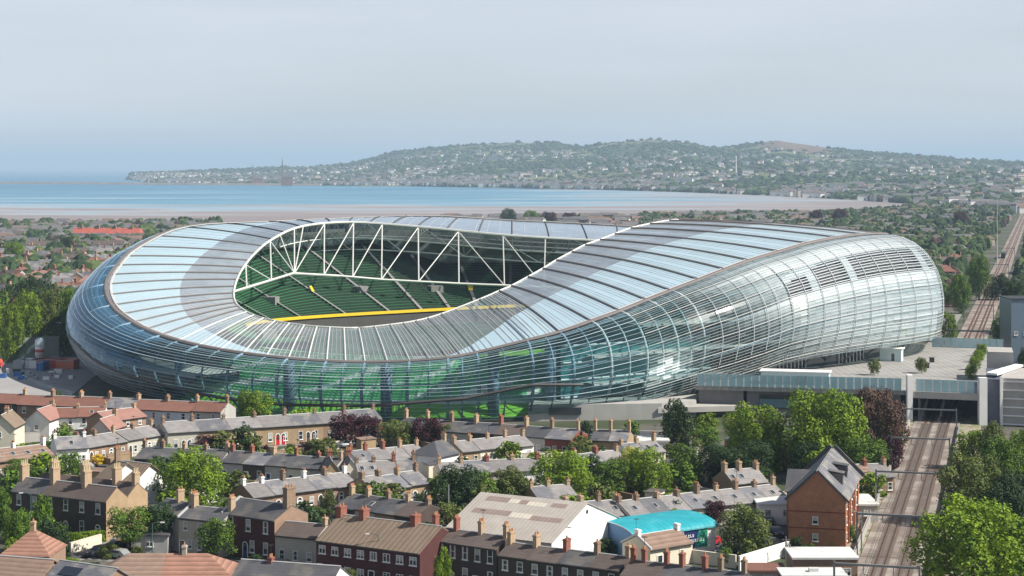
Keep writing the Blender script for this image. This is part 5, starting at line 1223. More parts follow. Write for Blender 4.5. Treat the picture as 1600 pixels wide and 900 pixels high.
# hedges
def hedge(p, q, h, th, m, label):
    a, b = G(*p), G(*q); L_ = (b-a).length; rz = math.atan2((b-a).y, (b-a).x); g = MB(); rn = random.Random(9); g2 = MB()
    for i in range(int(L_*th*140)):
        x, y, z = rn.uniform(0,L_), rn.uniform(-th/2,th/2), rn.uniform(0,h); f = rn.choice('xyz')
        if f == 'y': y = rn.choice((-1,1))*th/2
        else: z = h
        n = Vector((rn.uniform(-1,1),rn.uniform(-1,1),rn.uniform(-.2,1))).normalized(); t = n.orthogonal().normalized()*.16; bb = n.cross(t); c = Vector((x,y,z)); g.quad(c-t-bb,c+t-bb,c+t+bb,c-t+bb)
    g.box(.05,L_-.05,-th/2+.05,th/2-.05,0,h-.06)
    o = g.build('hedge', LM[m]); o.location = (a.x,a.y,0); o.rotation_euler = (0,0,rz); return tag(o, label, 'hedge')
hedge((100,852),(162,846),1.7,1.6,'bright','clipped bright green hedge before the dark Georgian row')
hedge((50,700),(90,697),.9,3,'mid','strip of green hedge behind the pale yard wall at left')
# shrubs scattered in the small gardens (alike, a shared label)
rn = random.Random(21)
def blocked(x, y, pad=1.0):
    for A, rz, w, d in RECTS:
        dx, dy = x-A.x, y-A.y; c, s = math.cos(rz), math.sin(rz); u, v = dx*c+dy*s, -dx*s+dy*c
        if -pad < u < w+pad and -pad < v < d+pad: return True
    return False
def seg_near(x, y, pad):
    for pts, w in road_lines:
        for a, b in zip(pts, pts[1:]):
            d = b-a; t = max(0, min(1, ((x-a.x)*d.x+(y-a.y)*d.y)/(d.x*d.x+d.y*d.y))); 
            if math.hypot(x-a.x-d.x*t, y-a.y-d.y*t) < w/2+pad: return True
    return False
SP = [tree_at(0,0,2.4,1.5,'shrub',m,'low leafy garden bush between the cottages',group='garden bushes between the cottages',name='shrub',cat='shrub',seed=90+i,trunk=.02,low=True) for i, m in enumerate(('mid','dark','olive','bright'))]
def whereabouts(px, py):
    return ('in the back' if py < 735 else 'in the middle' if py < 790 else 'in the front')+' rows of cottages, '+('far left' if px < 270 else 'left' if px < 540 else 'centre' if px < 800 else 'right')
k = 0; used = [False]*4
while k < 150:
    px, py = rn.uniform(0,1400), rn.uniform(680,880); p = G(px, py)
    if 1050 < px < 1125 and py > 845: continue
    if blocked(p.x, p.y, 1.2) or seg_near(p.x, p.y, 1.5) or p.x > .265*(p.y-287)+50 : continue
    i = rn.randrange(4); o = SP[i] if not used[i] else copy_tree(SP[i]); used[i] = True
    o['label'] = ['fresh green','dark green','olive','bright green'][i]+' garden bush '+whereabouts(px, py); o['group'] = o['label']; o.location = p; o.rotation_euler = (0,0,rn.uniform(0,6)); s = rn.choice((.7,1,1.2,1.6,2.1,2.5)); o.scale = (s,s,s*rn.uniform(.8,1.2)); k += 1
# yard sheds and walls between the rows
k = 0
while k < 46:
    px, py = rn.uniform(0,1330), rn.uniform(690,870); p = G(px, py)
    if blocked(p.x, p.y, 3.2) or seg_near(p.x, p.y, 2.5) or p.x > .265*(p.y-287)+48: continue
    w, d, h = rn.uniform(2.2,4), rn.uniform(2,3.2), rn.uniform(2,2.7); rz = rn.choice((R_(-30), R_(37), R_(-15)))
    wk = rn.choice(('render_white','render_cream','brick_brown','render_grey','brick_tan')); lb = WN[wk]+' yard shed '+whereabouts(px, py)
    t = thing('garden_shed', lb, 'shed', p, rz, lb)
    g = MB(); g.box(0,w,0,d,-.2,h); g.build('wall', W[wk], t)
    g = MB(); g.hexa([(-.2,-.2,h+.003),(w+.2,-.2,h+.003),(w+.2,d+.2,h+.25),(-.2,d+.2,h+.25),(-.2,-.2,h+.12),(w+.2,-.2,h+.12),(w+.2,d+.2,h+.37),(-.2,d+.2,h+.37)]); g.build('roof', RF[rn.choice(('slate_grey','slate_light','slate_dark','tile_faded'))], t)
    RECTS.append((Vector(p), rz, w, d)); k += 1
k = 0
while k < 60:
    px, py = rn.uniform(0,1330), rn.uniform(690,880); p = G(px, py); rz = rn.choice((R_(60), R_(-53), R_(-30), R_(37))); L_ = rn.uniform(5,9); q = p+Vector((math.cos(rz),math.sin(rz),0))*L_; mid_ = (p+q)/2
    if blocked(p.x, p.y, .3) or blocked(q.x, q.y, .3) or blocked(mid_.x, mid_.y, .3) or seg_near(mid_.x, mid_.y, 4) or p.x > .265*(p.y-287)+46: continue
    g = MB(); g.box(0,L_,-.12,.12,0,1.7); g.box(-.05,L_+.05,-.17,.17,1.702,1.78); wk = rn.choice(('render_grey','brick_brown','render_cream','brick_tan')); o = g.build('yard_wall', W[wk]); o.location = p; o.rotation_euler = (0,0,rz)
    lb = WN[wk]+' yard wall '+whereabouts(px, py); tag(o, lb, 'wall', lb); k += 1
# ------------------------------------------------------------ podium, railway
PZ = 7.5
M_balu = glassy('balustrade_glass', (.6,.82,.85), (.50,.72,.76), .72, .08, .2, .3)
M_mint = mat('pale_mint_panel', (.58,.72,.70), .45, .08, .3); M_dkgl = mat('dark_glazing', (.02,.03,.035), .1, .2, .4, spec=.8)
M_paver = mat('podium_paving', (.32,.31,.295), .85, .14, .25, rows=('X', .5, .16), col2=(.27,.26,.25), c2scale=.12)
pod = thing('podium', 'raised concrete podium with glass balustrade beside the stadium, spanning the railway', 'podium', (70,470,0))
def bp(g, name, m, parent=None):
    o = g.build(name, m); o.parent = parent or pod
    if not parent: o.matrix_parent_inverse = Matrix.Translation((-70,-470,0))
    return o
def slab(g, pts, z0, z1, mi=0):
    n = len(pts); k = len(g.v); g.v += [(x,y,z0) for x,y in pts]+[(x,y,z1) for x,y in pts]
    g.f.append(tuple(k+i for i in reversed(range(n)))); g.f.append(tuple(k+n+i for i in range(n))); g.m += [mi]*2
    for i in range(n): j=(i+1)%n; g.f.append((k+i,k+j,k+n+j,k+n+i)); g.m.append(mi)
rx = lambda Y: 57.5+(Y-287)*.2655             # centre of the railway
g = MB(); slab(g, [(46,474),(96.6,463),(112.6,457),(120,470),(150,575),(112,590),(70,520)], PZ-1.1, PZ); bp(g, 'deck', [M_paver])
g = MB(); slab(g, [(34,478),(45.9,474.1),(66,530),(60,530)], PZ-4.2, PZ-3.4); bp(g, 'side_terrace', M_conc)
# walls below the deck
g = MB(); slab(g, [(47,475.5),(58,473.1),(58,480),(50,485)], 0, PZ-1.12); bp(g, 'grey_panel_wall', M_conc_d)
g = MB(); slab(g, [(59,474.6),(96,466),(96,472),(60,481)], 0, PZ-1.12); bp(g, 'podium_wall', mat('podium_wall_lilac', (.30,.29,.31), .8, .08, .3))
g = MB(); slab(g, [(62,472.9),(94,465.4),(94,466.2),(62,473.7)], 2.0, 5.4); bp(g, 'window_band', M_dkgl)
g = MB(); slab(g, [(62,472.7),(94,465.2),(94,465.5),(62,473.0)], 2.2, 4.3); bp(g, 'blue_glazing', mat('blue_grey_glazing', (.12,.22,.27), .2, .15, .5, spec=.7))
g = MB(); slab(g, [(4,462.5),(37,466),(46,471),(46,482),(5,474)], 0, 4.0); bp(g, 'lower_wall', mat('pale_block_wall', (.40,.39,.37), .85, .08, .4, rows=('X', .25, .05)))
g = MB(); slab(g, [(36,465.4),(60,470.8),(60,480),(37,470)], 1.6, 2.9); bp(g, 'ledge', M_conc)
g = MB(); slab(g, [(9,462.6),(17,463.4),(17,463.9),(9,463.1)], 1.6, 3.3); bp(g, 'dark_opening', M_dkgl)
g = MB(); slab(g, [(46,486),(62,497),(60,500),(44,490)], 0, 8); bp(g, 'slatted_wall', M_conc_d)
# balustrade
def balu(a, b, name='balustrade'):
    a, b = Vector((*a,PZ)), Vector((*b,PZ)); L_ = (b-a).length; n = max(2, int(L_/1.9)); d = (b-a)/n; g = MB(); g2 = MB()
    nn = Vector((-d.y, d.x, 0)).normalized()*.03
    for i in range(n):
        p, q = a+d*(i+.06), a+d*(i+.94); u = Vector((0,0,3.0)); g.hexa([p-nn,q-nn,q+nn,p+nn,p-nn+u,q-nn+u,q+nn+u,p+nn+u])
        c = a+d*i; g2.box(c.x-.06,c.x+.06,c.y-.06,c.y+.06,PZ-.2,PZ+3.1)
    o = bp(g, name, M_balu); bp(g2, 'balustrade_posts', M_steel_g, o)
balu((46.5,473.6),(95.6,463.0)); balu((98.8,461.8),(112,456.9)); balu((148,569),(128,576)); balu((112.8,457.5),(119,469.5))
# pylons and portal
for x, y, h, w in ((97.2,461.6,PZ+4.0,1.3),(113.6,455.6,PZ+4.0,1.9)):
    g = MB(); g.box(x-w/2,x+w/2,y-.7,y+1.2,-.2,h); bp(g, 'pylon', M_white)
g = MB(); slab(g, [(97.9,461.2),(112.6,455.9),(112.9,456.8),(98.2,462.2)], PZ-1.6, PZ+.05); bp(g, 'portal_beam', M_conc)
for side in (-1, 1):
    g = MB(); pts = [(rx(Y)+side*(8.3 if side > 0 else 7.6)+ (3.2 if side < 0 else 2.6), Y) for Y in (464, 572)]
    slab(g, [(pts[0][0]-.3,pts[0][1]),(pts[0][0]+.3,pts[0][1]),(pts[1][0]+.3,pts[1][1]),(pts[1][0]-.3,pts[1][1])], 0, PZ-1.12); bp(g, 'tunnel_wall', M_conc_d)
# kiosks and entrance glazing on the deck
def kiosk(x, y, w, d, h, m, label, rz):
    t = thing('kiosk', label, 'kiosk', (x,y,PZ), rz); g = MB(); g.box(0,w,0,d,0,h); g.build('wall', m, t)
    g = MB(); g.box(-.4,w+.4,-.4,d+.4,h+.003,h+.3); g.build('roof', M_white, t); g = MB(); g.box(w*.55,w*.68,-.06,.1,.1,2.2); g.build('door', M_dkgl, t)
kiosk(63,478,17,5,3.0, M_mint, 'pale mint pavilion behind the glass balustrade under the stadium skirt', R_(-14)); 
kiosk(104,534,6,4,3.4, M_mint, 'pale mint box at the far right foot of the stadium', R_(-20))
g = MB()
for i in range(26):
    s = 11.5+i*.25; p, q = inset(s, -4.5, PZ), inset(s+.25, -4.5, PZ); u = Vector((0,0,5.2)); g.quad(p,q,q+u,p+u)
bs(g, 'entrance_glazing', M_dkgl)
g = MB()
for i in range(26*2):
    s = 11.5+i*.125
    if (i//8) % 2: p = inset(s, -4.8, PZ); g.tube([p, p+Vector((0,0,4.2))], .16, 4)
bs(g, 'entrance_frame', M_ribw)
for i in range(14):
    s = 8.5+i*.7; a = inset(s, -2.5, 0 if s < 10.5 else PZ); q = facade(s, .9); g = MB(); g.tube([a, Vector((q.x,q.y,q.z))], .35, 6); bs(g, 'raking_column', M_steel_g)
for px, py, lab in ((1366,586,'small leafy tree in a planter on the podium, left one'),(1440,583,'small leafy tree in a planter on the podium, right one')):
    p = P(px, py, PZ); tree_at(p.x,p.y,4.2,1.9,'oval','olive',lab,seed=95,z=PZ,trunk=.1,low=False)
a = P(1524,600,PZ); b = P(1535,548,PZ)
o = hedge((0,900),(1,900),1,1,'bright','x'); bpy.data.objects.remove(o)
for i, (px, py) in enumerate(((1517,592),(1523,578),(1529,566),(1534,556))):
    p = P(px, py, PZ); tree_at(p.x,p.y,3.6,1.9,'oval','bright','yellow-green hedge tree in the row along the podium right edge',group='hedge trees along the podium edge',seed=96+i,z=PZ,trunk=.03,name='shrub',cat='shrub')
for px, py in ((1448,575),(1456,566)):
    p = P(px, py, PZ); g = MB(); g.box(-.6,.6,-.5,.5,0,1.2); g.box(-.7,.7,-.6,.6,1.203,1.35); o = g.build('vent_box', M_gut); o.location = p; tag(o, 'small dark ventilation box on the podium paving', 'vent box', 'ventilation boxes on the podium')
# concrete screen building right of the portal
t = thing('screen_building', 'grey concrete panel building with white frames right of the railway portal', 'building', (115,455,0))
def st_(g, n, m): o = g.build(n, m); o.parent = t; o.matrix_parent_inverse = Matrix.Translation((-115,-455,0)); return o
g = MB(); slab(g, [(115.0,457),(118,456),(124,480),(121,482)], 0, 11.0); st_(g, 'side_wall', mat('blue_grey_wall', (.10,.11,.15), .7, .1))
g = MB(); slab(g, [(118.2,455.6),(125.0,453.4),(131,478),(124.3,480)], 0, 11.4); st_(g, 'panel_wall', mat('grey_mesh_panel', (.40,.375,.35), .85, .14, .6))
g = MB(); slab(g, [(125.3,452.2),(140,448),(146,470),(131,476)], 0, 10.4); st_(g, 'front_wall', mat('grey_mesh_panel', (.40,.375,.35)))
for (x0,y0,x1,y1,h) in ((118.2,455.4,125.0,453.2,11.4),(125.3,452.0,140,447.8,10.4)):
    for z in [.2+k*2.05 for k in range(int(h/2.05)+1)]:
        g = MB(); slab(g, [(x0,y0-.14),(x1,y1-.14),(x1,y1+.0),(x0,y0+.0)], min(z, h-.3), min(z, h-.3)+.32); st_(g, 'frame_beam', M_white)
for x,y,h in ((118.0,455.3,11.8),(125.1,452.9,11.6),(132.5,449.7,10.7),(139.8,447.6,10.7)):
    g = MB(); g.box(x-.32,x+.32,y-.4,y+.25,0,h); st_(g, 'frame_post', M_white)
g = MB(); slab(g, [(122,484),(128,482),(131,495),(125,497)], 0, 15); st_(g, 'stair_tower', M_conc)
g = MB(); slab(g, [(118,459),(130,480),(128.5,482),(116,462)], 11.6, 12.1); st_(g, 'ramp', M_white)
t2 = flat(1580, 1640, 468, 20.5, 14, 'blue-grey office block at the right edge, with a dark flat roof', mat('office_glass', (.16,.21,.27), .3, .12, .1), M_gut)
# railway
M_ball = mat('ballast', (.20,.16,.135), .95, .28, 1.2, col2=(.31,.27,.235), c2scale=.12, c2lo=.45, c2hi=.6)
M_rail = mat('rusty_rail', (.085,.045,.035), .6, .2, 1); M_slp = mat('rust_stained_ballast', (.12,.07,.052), .95, .2, 1.5)
def railstrip(name, off, w, z, m, Y0=200, Y1=3000, thick=0, kind=None, parent=None):
    g = MB(); K = 24; L_ = []; Rr = []
    for i in range(K+1):
        Y = Y0+(Y1-Y0)*(i/K)**2; x = rx(Y)+off+ (0 if Y < 460 else (Y-460)*.0165); L_.append((x-w/2,Y,z)); Rr.append((x+w/2,Y,z))
    if thick: g.ring([[(x,y,z-thick) for x,y,_ in L_], L_, Rr, [(x,y,z-thick) for x,y,_ in Rr]])
    else: g.ring([L_, Rr])
    # keep faces up
    g.f = [tuple(reversed(f)) for f in g.f]
    o = g.build(name, m, parent)
    if kind: o['kind'] = kind
    return o
railstrip('railway_bed', 0, 11.2, .35, M_ball, kind='structure')
railstrip('railway_verge', -7.5, 4.4, .2, Y1=470, m= mat('verge_dirt', (.30,.26,.20), .95, .25, .5, col2=(.11,.15,.04), c2scale=.35, c2lo=.5, c2hi=.6), kind='structure')
railstrip('railway_verge', 8, 6, .2, MATS['verge_dirt'], Y1=470, kind='structure')
for off, lab in ((-2.0,'left railway track running away under the stadium podium'),(2.1,'right railway track running away under the stadium podium')):
    tk = thing('railway_track', lab, 'railway track', (0,0,0))
    for r in (-.72,.72):
        railstrip('rail_stain', off+r, .85, .38, M_slp, parent=tk)['kind'] = 'stuff'
        railstrip('rail', off+r, .11, .52, M_rail, thick=.12, parent=tk)
    g = MB(); Y = 250
    while Y < 456: x = rx(Y)+off; g.hexa([(x-1.25,Y+.33,.36),(x+1.25,Y-.33,.36),(x+1.3,Y-.1,.36),(x-1.2,Y+.56,.36),(x-1.25,Y+.33,.42),(x+1.25,Y-.33,.42),(x+1.3,Y-.1,.42),(x-1.2,Y+.56,.42)]); Y += .75
    g.build('sleepers', mat('sleeper_concrete', (.25,.215,.185), .9, .2, 1), tk)['kind'] = 'stuff'
g = MB(); 
g.hexa([(rx(250)-6.6,250,0),(rx(250)-6.2,250,0),(rx(455)-6.2,455,0),(rx(455)-6.6,455,0),(rx(250)-6.6,250,1.5),(rx(250)-6.2,250,1.5),(rx(455)-6.2,455,1.5),(rx(455)-6.6,455,1.5)])
tag(g.build('railway_wall', M_conc), 'pale concrete wall along the left side of the railway', 'wall')
g = MB(); 
g.hexa([(rx(250)+5.8,250,0),(rx(250)+6.0,250,0),(rx(450)+6.0,450,0),(rx(450)+5.8,450,0),(rx(250)+5.8,250,1.3),(rx(250)+6.0,250,1.3),(rx(450)+6.0,450,1.3),(rx(450)+5.8,450,1.3)])
tag(g.build('railway_fence', M_conc_d), 'low dark fence along the right side of the railway', 'fence')
M_gan = mat('galvanised_steel', (.20,.21,.21), .5, .1, 1)
def portal(Y, label, l=-6.0, r=5.6, zb=6.6):
    x = rx(Y) + (0 if Y < 460 else (Y-460)*.0165); t = thing('overhead_line_portal', label, 'portal', (x,Y,.3), R_(-15), 'overhead line portals across the railway')
    for q in (l, r):
        g = MB(); g.box(q-.14,q+.14,-.14,.14,-.3,zb+.5); g.build('post', M_gan, t)
    g = MB(); g.box(l,r,-.16,.16,zb,zb+.30); g.build('beam', M_gan, t)
    for q in (-2,2.1):
        g = MB(); g.tube([(q,0,zb),(q,0,zb-1.1),(q+.6,0,zb-1.25)], .06, 4); g.build('bracket', M_gan, t)
for Y, lab in ((430,'first overhead-line portal in front of the dark railway opening'),(384,'second overhead-line portal down from the dark railway opening'),(341,'overhead-line portal level with the brick block ridge'),(299,'overhead-line portal beside the foot of the brick block'),(261,'nearest overhead-line portal at the bottom edge')):
    portal(Y, lab)
for k, Y in enumerate((640,760,900,1080,1300)): portal(Y, ['overhead-line portal just beyond the podium','second far overhead-line portal beyond the podium','third far overhead-line portal beyond the podium','fourth far overhead-line portal beyond the podium','farthest overhead-line portal on the tree-lined railway'][k])
for off in (-1.95, 2.15):
    for z, r_ in ((5.6,.035),(6.5,.03)):
        g = MB(); g.tube([(rx(Y)+off,Y,z) for Y in (240,456)], r_, 3); tag(g.build('overhead_wire', M_gut), 'thin overhead contact wire above the railway', 'wire', 'overhead wires above the railway')
# train far down the line
Y = 1290; x = rx(Y)+(Y-460)*.0165-2; t = thing('train', 'dark green train far down the railway among the trees', 'train', (x,Y,.5), R_(-15.7))
g = MB(); g.prism([(0,.9),(24,.9),(24,3.3),(23,4.0),(1,4.0),(0,3.3)], -1.45, 1.45); g.build('body', mat('train_green', (.035,.06,.05), .35, .1), t)
g = MB(); g.box(-1.2,1.2,-.06,.02,2.1,3.2); g.build('windscreen', M_glass, t)
g = MB(); g.box(-1.2,1.2,1.5,4.5,0,.95); g.box(-1.2,1.2,19.5,22.5,0,.95); g.build('bogies', M_gut, t)

# ------------------------------------------------------------ poles, lamps, cars, yard at left
M_pole = mat('green_lamp_post', (.07,.13,.12), .5, .1)
def lamp(px, base, top, label, arms=(-1,), m=None, reach=1.6):
    p = P(px, base, 0); h = (base-top)*p.y/F; t = thing('street_lamp', label, 'street lamp', p)
    g = MB(); g.tube([(0,0,0),(0,0,1.0),(0,0,1.05),(0,0,h)], .11, 8, r2=.07); g.build('post', m or M_pole, t)
    for a in arms:
        g = MB(); g.tube([(0,0,h-.1),(a*.5,0,h+.15),(a*reach,0,h+.2)], .05, 5); g.build('arm', m or M_pole, t)
        g = MB(); g.hexa([(a*reach-.35,-.16,h+.12),(a*reach+.35,-.16,h+.12),(a*reach+.35,.16,h+.12),(a*reach-.35,.16,h+.12),(a*reach-.3,-.1,h+.28),(a*reach+.3,-.1,h+.28),(a*reach+.3,.1,h+.28),(a*reach-.3,.1,h+.28)]); g.build('lamp_head', M_ribw, t)
lamp(48,852,772,'green lamp post with its arm to the left before the dark Georgian row')
lamp(238,868,818,'lamp post among the pair of dark street trees', (1,)); lamp(591,912,836,'tall green lamp post in front of the ribbed-roof row')
lamp(830,925,884,'grey double-armed lamp post at the bottom edge', (-1,1), M_steel_g, 1.3)
lamp(701,830,757,'thin pale pole in front of the dark round tree', (), M_steel_g)
for px, base, top, lab in ((1234,905,850,'grey timber pole left of the flat-roofed blocks'),(1228,880,838,'shorter pole beside the grey timber pole'),(1346,868,812,'dark pole on the left edge of the railway by the brick block'),(1368,815,755,'dark pole on the railway wall above the brick block')):
    p = P(px, base, 0); h = (base-top)*p.y/F; g = MB(); g.tube([(0,0,0),(0,0,h)], .14, 7, r2=.1); g.box(-.6,.6,-.05,.05,h-.6,h-.48); o = g.build('utility_pole', M_gan); o.location = p; tag(o, lab, 'pole')
def car(p, rz, col, label, van=False, group=None):
    t = thing('parked_van' if van else 'parked_car', label, 'van' if van else 'car', p, rz, group); g = MB()
    L_, w = (4.9, 1.0) if van else (4.2, .88)
    prof = [(0,.3),(L_,.3),(L_,.95),(L_-.25,1.9),(L_-.4,2.05),(1.2,2.05),(.6,1.1),(0,.9)] if van else [(0,.3),(L_,.3),(L_,.85),(L_-.15,.95),(3.45,1.42),(1.75,1.45),(1.0,.98),(.1,.82),(0,.6)]
    g.prism([(y-L_/2, z) for y, z in prof], -w, w); g.build('body', col, t)
    g = MB()
    for s in (-1, 1): g.box(s*w-.02, s*w+.02, -.35 if not van else -1.6, 1.1 if not van else .2, 1.0, 1.36 if not van else 1.7)
    g.hexa([(-w*.85,-L_/2+1.0,1.0),(w*.85,-L_/2+1.0,1.0),(w*.85,-L_/2+1.7,1.40),(-w*.85,-L_/2+1.7,1.40),(-w*.85,-L_/2+.95,1.04),(w*.85,-L_/2+.95,1.04),(w*.85,-L_/2+1.65,1.44),(-w*.85,-L_/2+1.65,1.44)]); g.build('windows', M_glass, t)
    for x in (-1, 1):
        for y in (-L_/2+.8, L_/2-.8):
            g = MB(); g.tube([(x*w-.1,y,.32),(x*w+.04,y,.32)], .32, 10); g.build('wheel', M_gut, t)
        g = MB(); g.box(x*.6-.15,x*.6+.15,-L_/2-.02,-L_/2+.06,.6,.78); g.build('headlight', M_steel, t)
CARS = []
CC = {'white': mat('car_white', (.75,.75,.74), .25, .03), 'silver': mat('car_silver', (.38,.40,.42), .25, .05, metal=.4), 'black': mat('car_black', (.02,.02,.025), .2, .1), 'red': mat('car_red', (.45,.03,.03), .25, .05), 'blue': mat('car_blue', (.04,.10,.25), .25, .05), 'dark': mat('car_dark_grey', (.07,.075,.085), .25, .05)}
for px, py, a, c, lab, van in ((545,699,-20,'white','white car parked beneath the two dark purple trees',0),(576,698,-20,'white','white car with roof glare parked right of its twin under the purple trees',0),
    (866,713,70,'silver','silver-grey car on the middle street at its right end',0),(522,702,-20,'dark','dark car parked left of the white ones',0),(760,719,60,'dark','dark car on the middle street in the shade',0),
    (1187,832,10,'blue','pale-lit blue car in the car park by the brick block',0),(1200,822,10,'black','black car in the car park, behind the blue one',0),(1180,846,10,'silver','silver car in the car park, nearest to the white wall',0),(1212,838,10,'dark','dark grey car close to the brick block wall',0),
    (272,688,-60,'white','white car before the stone cottages below the conifer',0),(24,684,80,'white','white van beside the cream gabled house at left',1),(44,684,80,'silver','silver car in the yard right of the white van',0),(632,905,60,'red','bright red van roof at the bottom edge before the maroon row',1),
    (155,868,-30,'dark','dark car half hidden by the corner bush',0)):
    q = G(px, py); q.z = .1; car(q, R_(a), CC[c], lab, bool(van))
rc = random.Random(12); kc = 0
while kc < 34:
    pts, w_ = rc.choice(road_lines[:-1]); i = rc.randrange(len(pts)-1); a_, b_ = pts[i], pts[i+1]; d_ = (b_-a_).normalized(); q = a_.lerp(b_, rc.random()); sd = rc.choice((-1,1)); q = q+Vector((-d_.y,d_.x,0))*sd*(w_/2-1.1); px = 800+q.x*F/q.y; py = HOR+H*F/q.y
    if blocked(q.x, q.y, 1.6) or not (0 < px < 1200) or any((q-z_).length < 5.2 for z_ in CARS): continue
    CARS.append(q.copy()); cn = rc.choice(list(CC)); q.z = .1; lb = f"{dict(dark='dark grey').get(cn, cn)} car parked on a street "+whereabouts(px, py)
    car(q, math.atan2(d_.y, d_.x)-R_(90), CC[cn], lb, group=lb[:60]); kc += 1
for i in range(9):
    Y = 590+i*9; q = Vector((rx(Y)-9.5+(Y-460)*.0165, Y, .25)); car(q, R_(-15), CC[['white','silver','dark','white','blue','silver','white','red','dark'][i]], 'small car parked in the row left of the railway beyond the podium', group='cars parked beside the railway')
g = MB(); slab(g, [(rx(580)-13,580),(rx(580)-6.5,580),(rx(800)-3,800),(rx(800)-9.5,800)], .2, .24); o = g.build('parking_strip', M_pave); struct(o)
# yard at left
g = MB(); slab(g, [(-260,490),(-118,490),(-124,560),(-128,620),(-260,620)], .03, .10); struct(g.build('yard_tarmac', mat('pale_tarmac', (.30,.29,.285), .9, .12, .1)))
M_cont = {'red': mat('container_red', (.50,.08,.06), .5, .1, .5, rows=('X', 3, .15)), 'orange': mat('container_orange', (.62,.17,.10), .5, .1, .5, rows=('X', 3, .15)), 'white': M_white, 'blue': mat('container_blue', (.05,.14,.35), .5, .1), 'grey': mat('container_grey', (.28,.29,.30), .6, .1)}
for px, py, w, c, lab in ((44,577,5,'white','white site cabin left of the red containers'),(56,577,3.6,'red','dark red container behind the white silo'),(71,576,4.4,'red','red container right of the silo'),(88,577,4.2,'red','deep red container end touching the orange one'),(101,578,5.6,'orange','orange container nearest the stadium'),(62,581,2,'blue','small blue box before the red containers'),(79,574,2.5,'grey','grey cabinet between the red containers'),(28,578,3,'grey','grey site cabin left of the white one')):
    p = G(px, py); t = thing('container', lab, 'container', p, R_(-4)); g = MB(); g.box(-w/2,w/2,0,6,.1,2.9); g.build('body', M_cont[c], t)
    g = MB(); g.box(-w/2-.05,w/2+.05,-.06,-.005,2.75,2.95); g.box(-w/2-.05,w/2+.05,-.06,-.005,.05,.25); g.box(-.04,.04,-.06,-.005,.3,2.7); g.build('frame', M_steel_g if c != 'white' else M_gan, t)
p = G(62,572); t = thing('silo', 'white cylindrical silo with a red band and lettering beside the containers', 'silo', p)
g = MB(); g.tube([(0,0,3.0),(0,0,8.2)], 1.4, 18); g.tube([(0,0,1.6),(0,0,3.0)], .4, 18, r2=1.4); g.tube([(0,0,8.2),(0,0,8.8)], 1.4, 18, r2=.5); g.build('tank', M_white, t, True)
g = MB(); g.tube([(0,0,4.4),(0,0,5.3)], 1.42, 18); g.build('red_band', M_cont['red'], t, True)
g = MB()
for k in range(6): x = -.75+k*.27; z = 6.2; g.box(x,x+.06,-1.40,-1.2,z,z+.6); g.box(x+.06,x+.19,-1.40,-1.2,z+(0 if k%2 else .27),z+(.09 if k%2 else .36))
g.build('lettering', M_cont['blue'], t)
g = MB()
for x, y in ((-1,-1),(1,-1),(1,1),(-1,1)): g.tube([(x,y,0),(x,y,3.4)], .1, 5)
g.build('legs', M_gan, t)
# red truck at the left edge
p = G(3,577); t = thing('truck', 'bright red lorry at the left edge of the tarmac yard', 'lorry', p, R_(85)); g = MB(); g.prism([(0,.9),(2.2,.9),(2.2,3.1),(.5,3.1),(0,2.2)], -1.2,1.2); g.build('cab', M_cont['red'], t)
g = MB(); g.box(-1.2,1.2,2.4,8.5,1.1,3.6); g.build('cargo_box', mat('lorry_red', (.6,.04,.03), .4, .1), t)
for y in (1.2,5.6,7.2):
    for x in (-1.1,1.1): g = MB(); g.tube([(x-.15,y,.5),(x+.15,y,.5)], .5, 12); g.build('wheel', M_gut, t)
# materials heaps, little site objects
rn = random.Random(44)
for k in range(16):
    p = G(rn.uniform(0,118), rn.uniform(583,594)); w = rn.uniform(.8,2.4); h = rn.uniform(.6,1.5); g = MB(); g.box(-w/2,w/2,-.8,.8,.1,h); g.box(-w/2-.05,w/2+.05,-.85,.85,h+.002,h+.1); o = g.build('pallet_stack', rn.choice([M_cont['white'],M_cont['grey'],M_cont['blue'],M_conc,M_gut,M_white])); o.location = (p.x,p.y,0)
    tag(o, 'small stack of site materials on the pale tarmac before the containers', 'pallet stack', 'stacks of site materials on the tarmac')
def netting(p, q, h, label):
    a, b = G(*p), G(*q); t = thing('screen_fence', label, 'fence', a); d = b-a
    g = MB(); u = Vector((0,0,h)); n = Vector((-d.y,d.x,0)).normalized()*.04; z = Vector((0,0,0)); g.hexa([z-n,d-n,d+n,z+n,z-n+u,d-n+u,d+n+u,z+n+u]); g.build('mesh', glassy('green_netting', (.5,.6,.5), (.28,.32,.27), .8, .5, .02, .8), t)
    for k in range(7): c = d*k/6; g = MB(); g.tube([c, c+Vector((0,0,h+.8))], .1, 5); g.build('post', M_gan, t)
netting((-15,567),(92,561),7.5,'tall grey-green netting screen behind the tarmac yard')
for k, (px, base, top) in enumerate(((28,560,468),(23,563,512),(48,562,506),(71,560,504),(92,558,505))):
    p = G(px, base); h = (base-top)*p.y/F; t = thing('floodlight_mast', ['tallest floodlight mast with lamps above the willow trees at left','thin mast at the left of the netting screen','thin mast in the middle of the netting screen','thin mast right of the silo top','thin mast nearest the stadium behind the netting'][k], 'mast', p)
    g = MB(); g.tube([(0,0,0),(0,0,h)], .2 if k == 0 else .14, 6, r2=.12); g.build('pole', M_steel_g if k else M_ribw, t)
    g = MB(); g.box(-.8,.8,-.2,.2,h,h+.35); g.build('lamp_bar', M_ribw, t)
for k, (px, base, top) in enumerate(((1558,420,312),(1330,540,540-60),(1493,470,425))):
    if k == 1: continue
    p = G(px, base); h = (base-top)*p.y/F; g = MB(); g.tube([(0,0,0),(0,0,h)], .3, 6, r2=.15); o = g.build('mast', M_ribw); o.location = p; tag(o, ['tall pale mast left of the far railway','','thin pole beside the trees left of the railway'][k], 'mast')
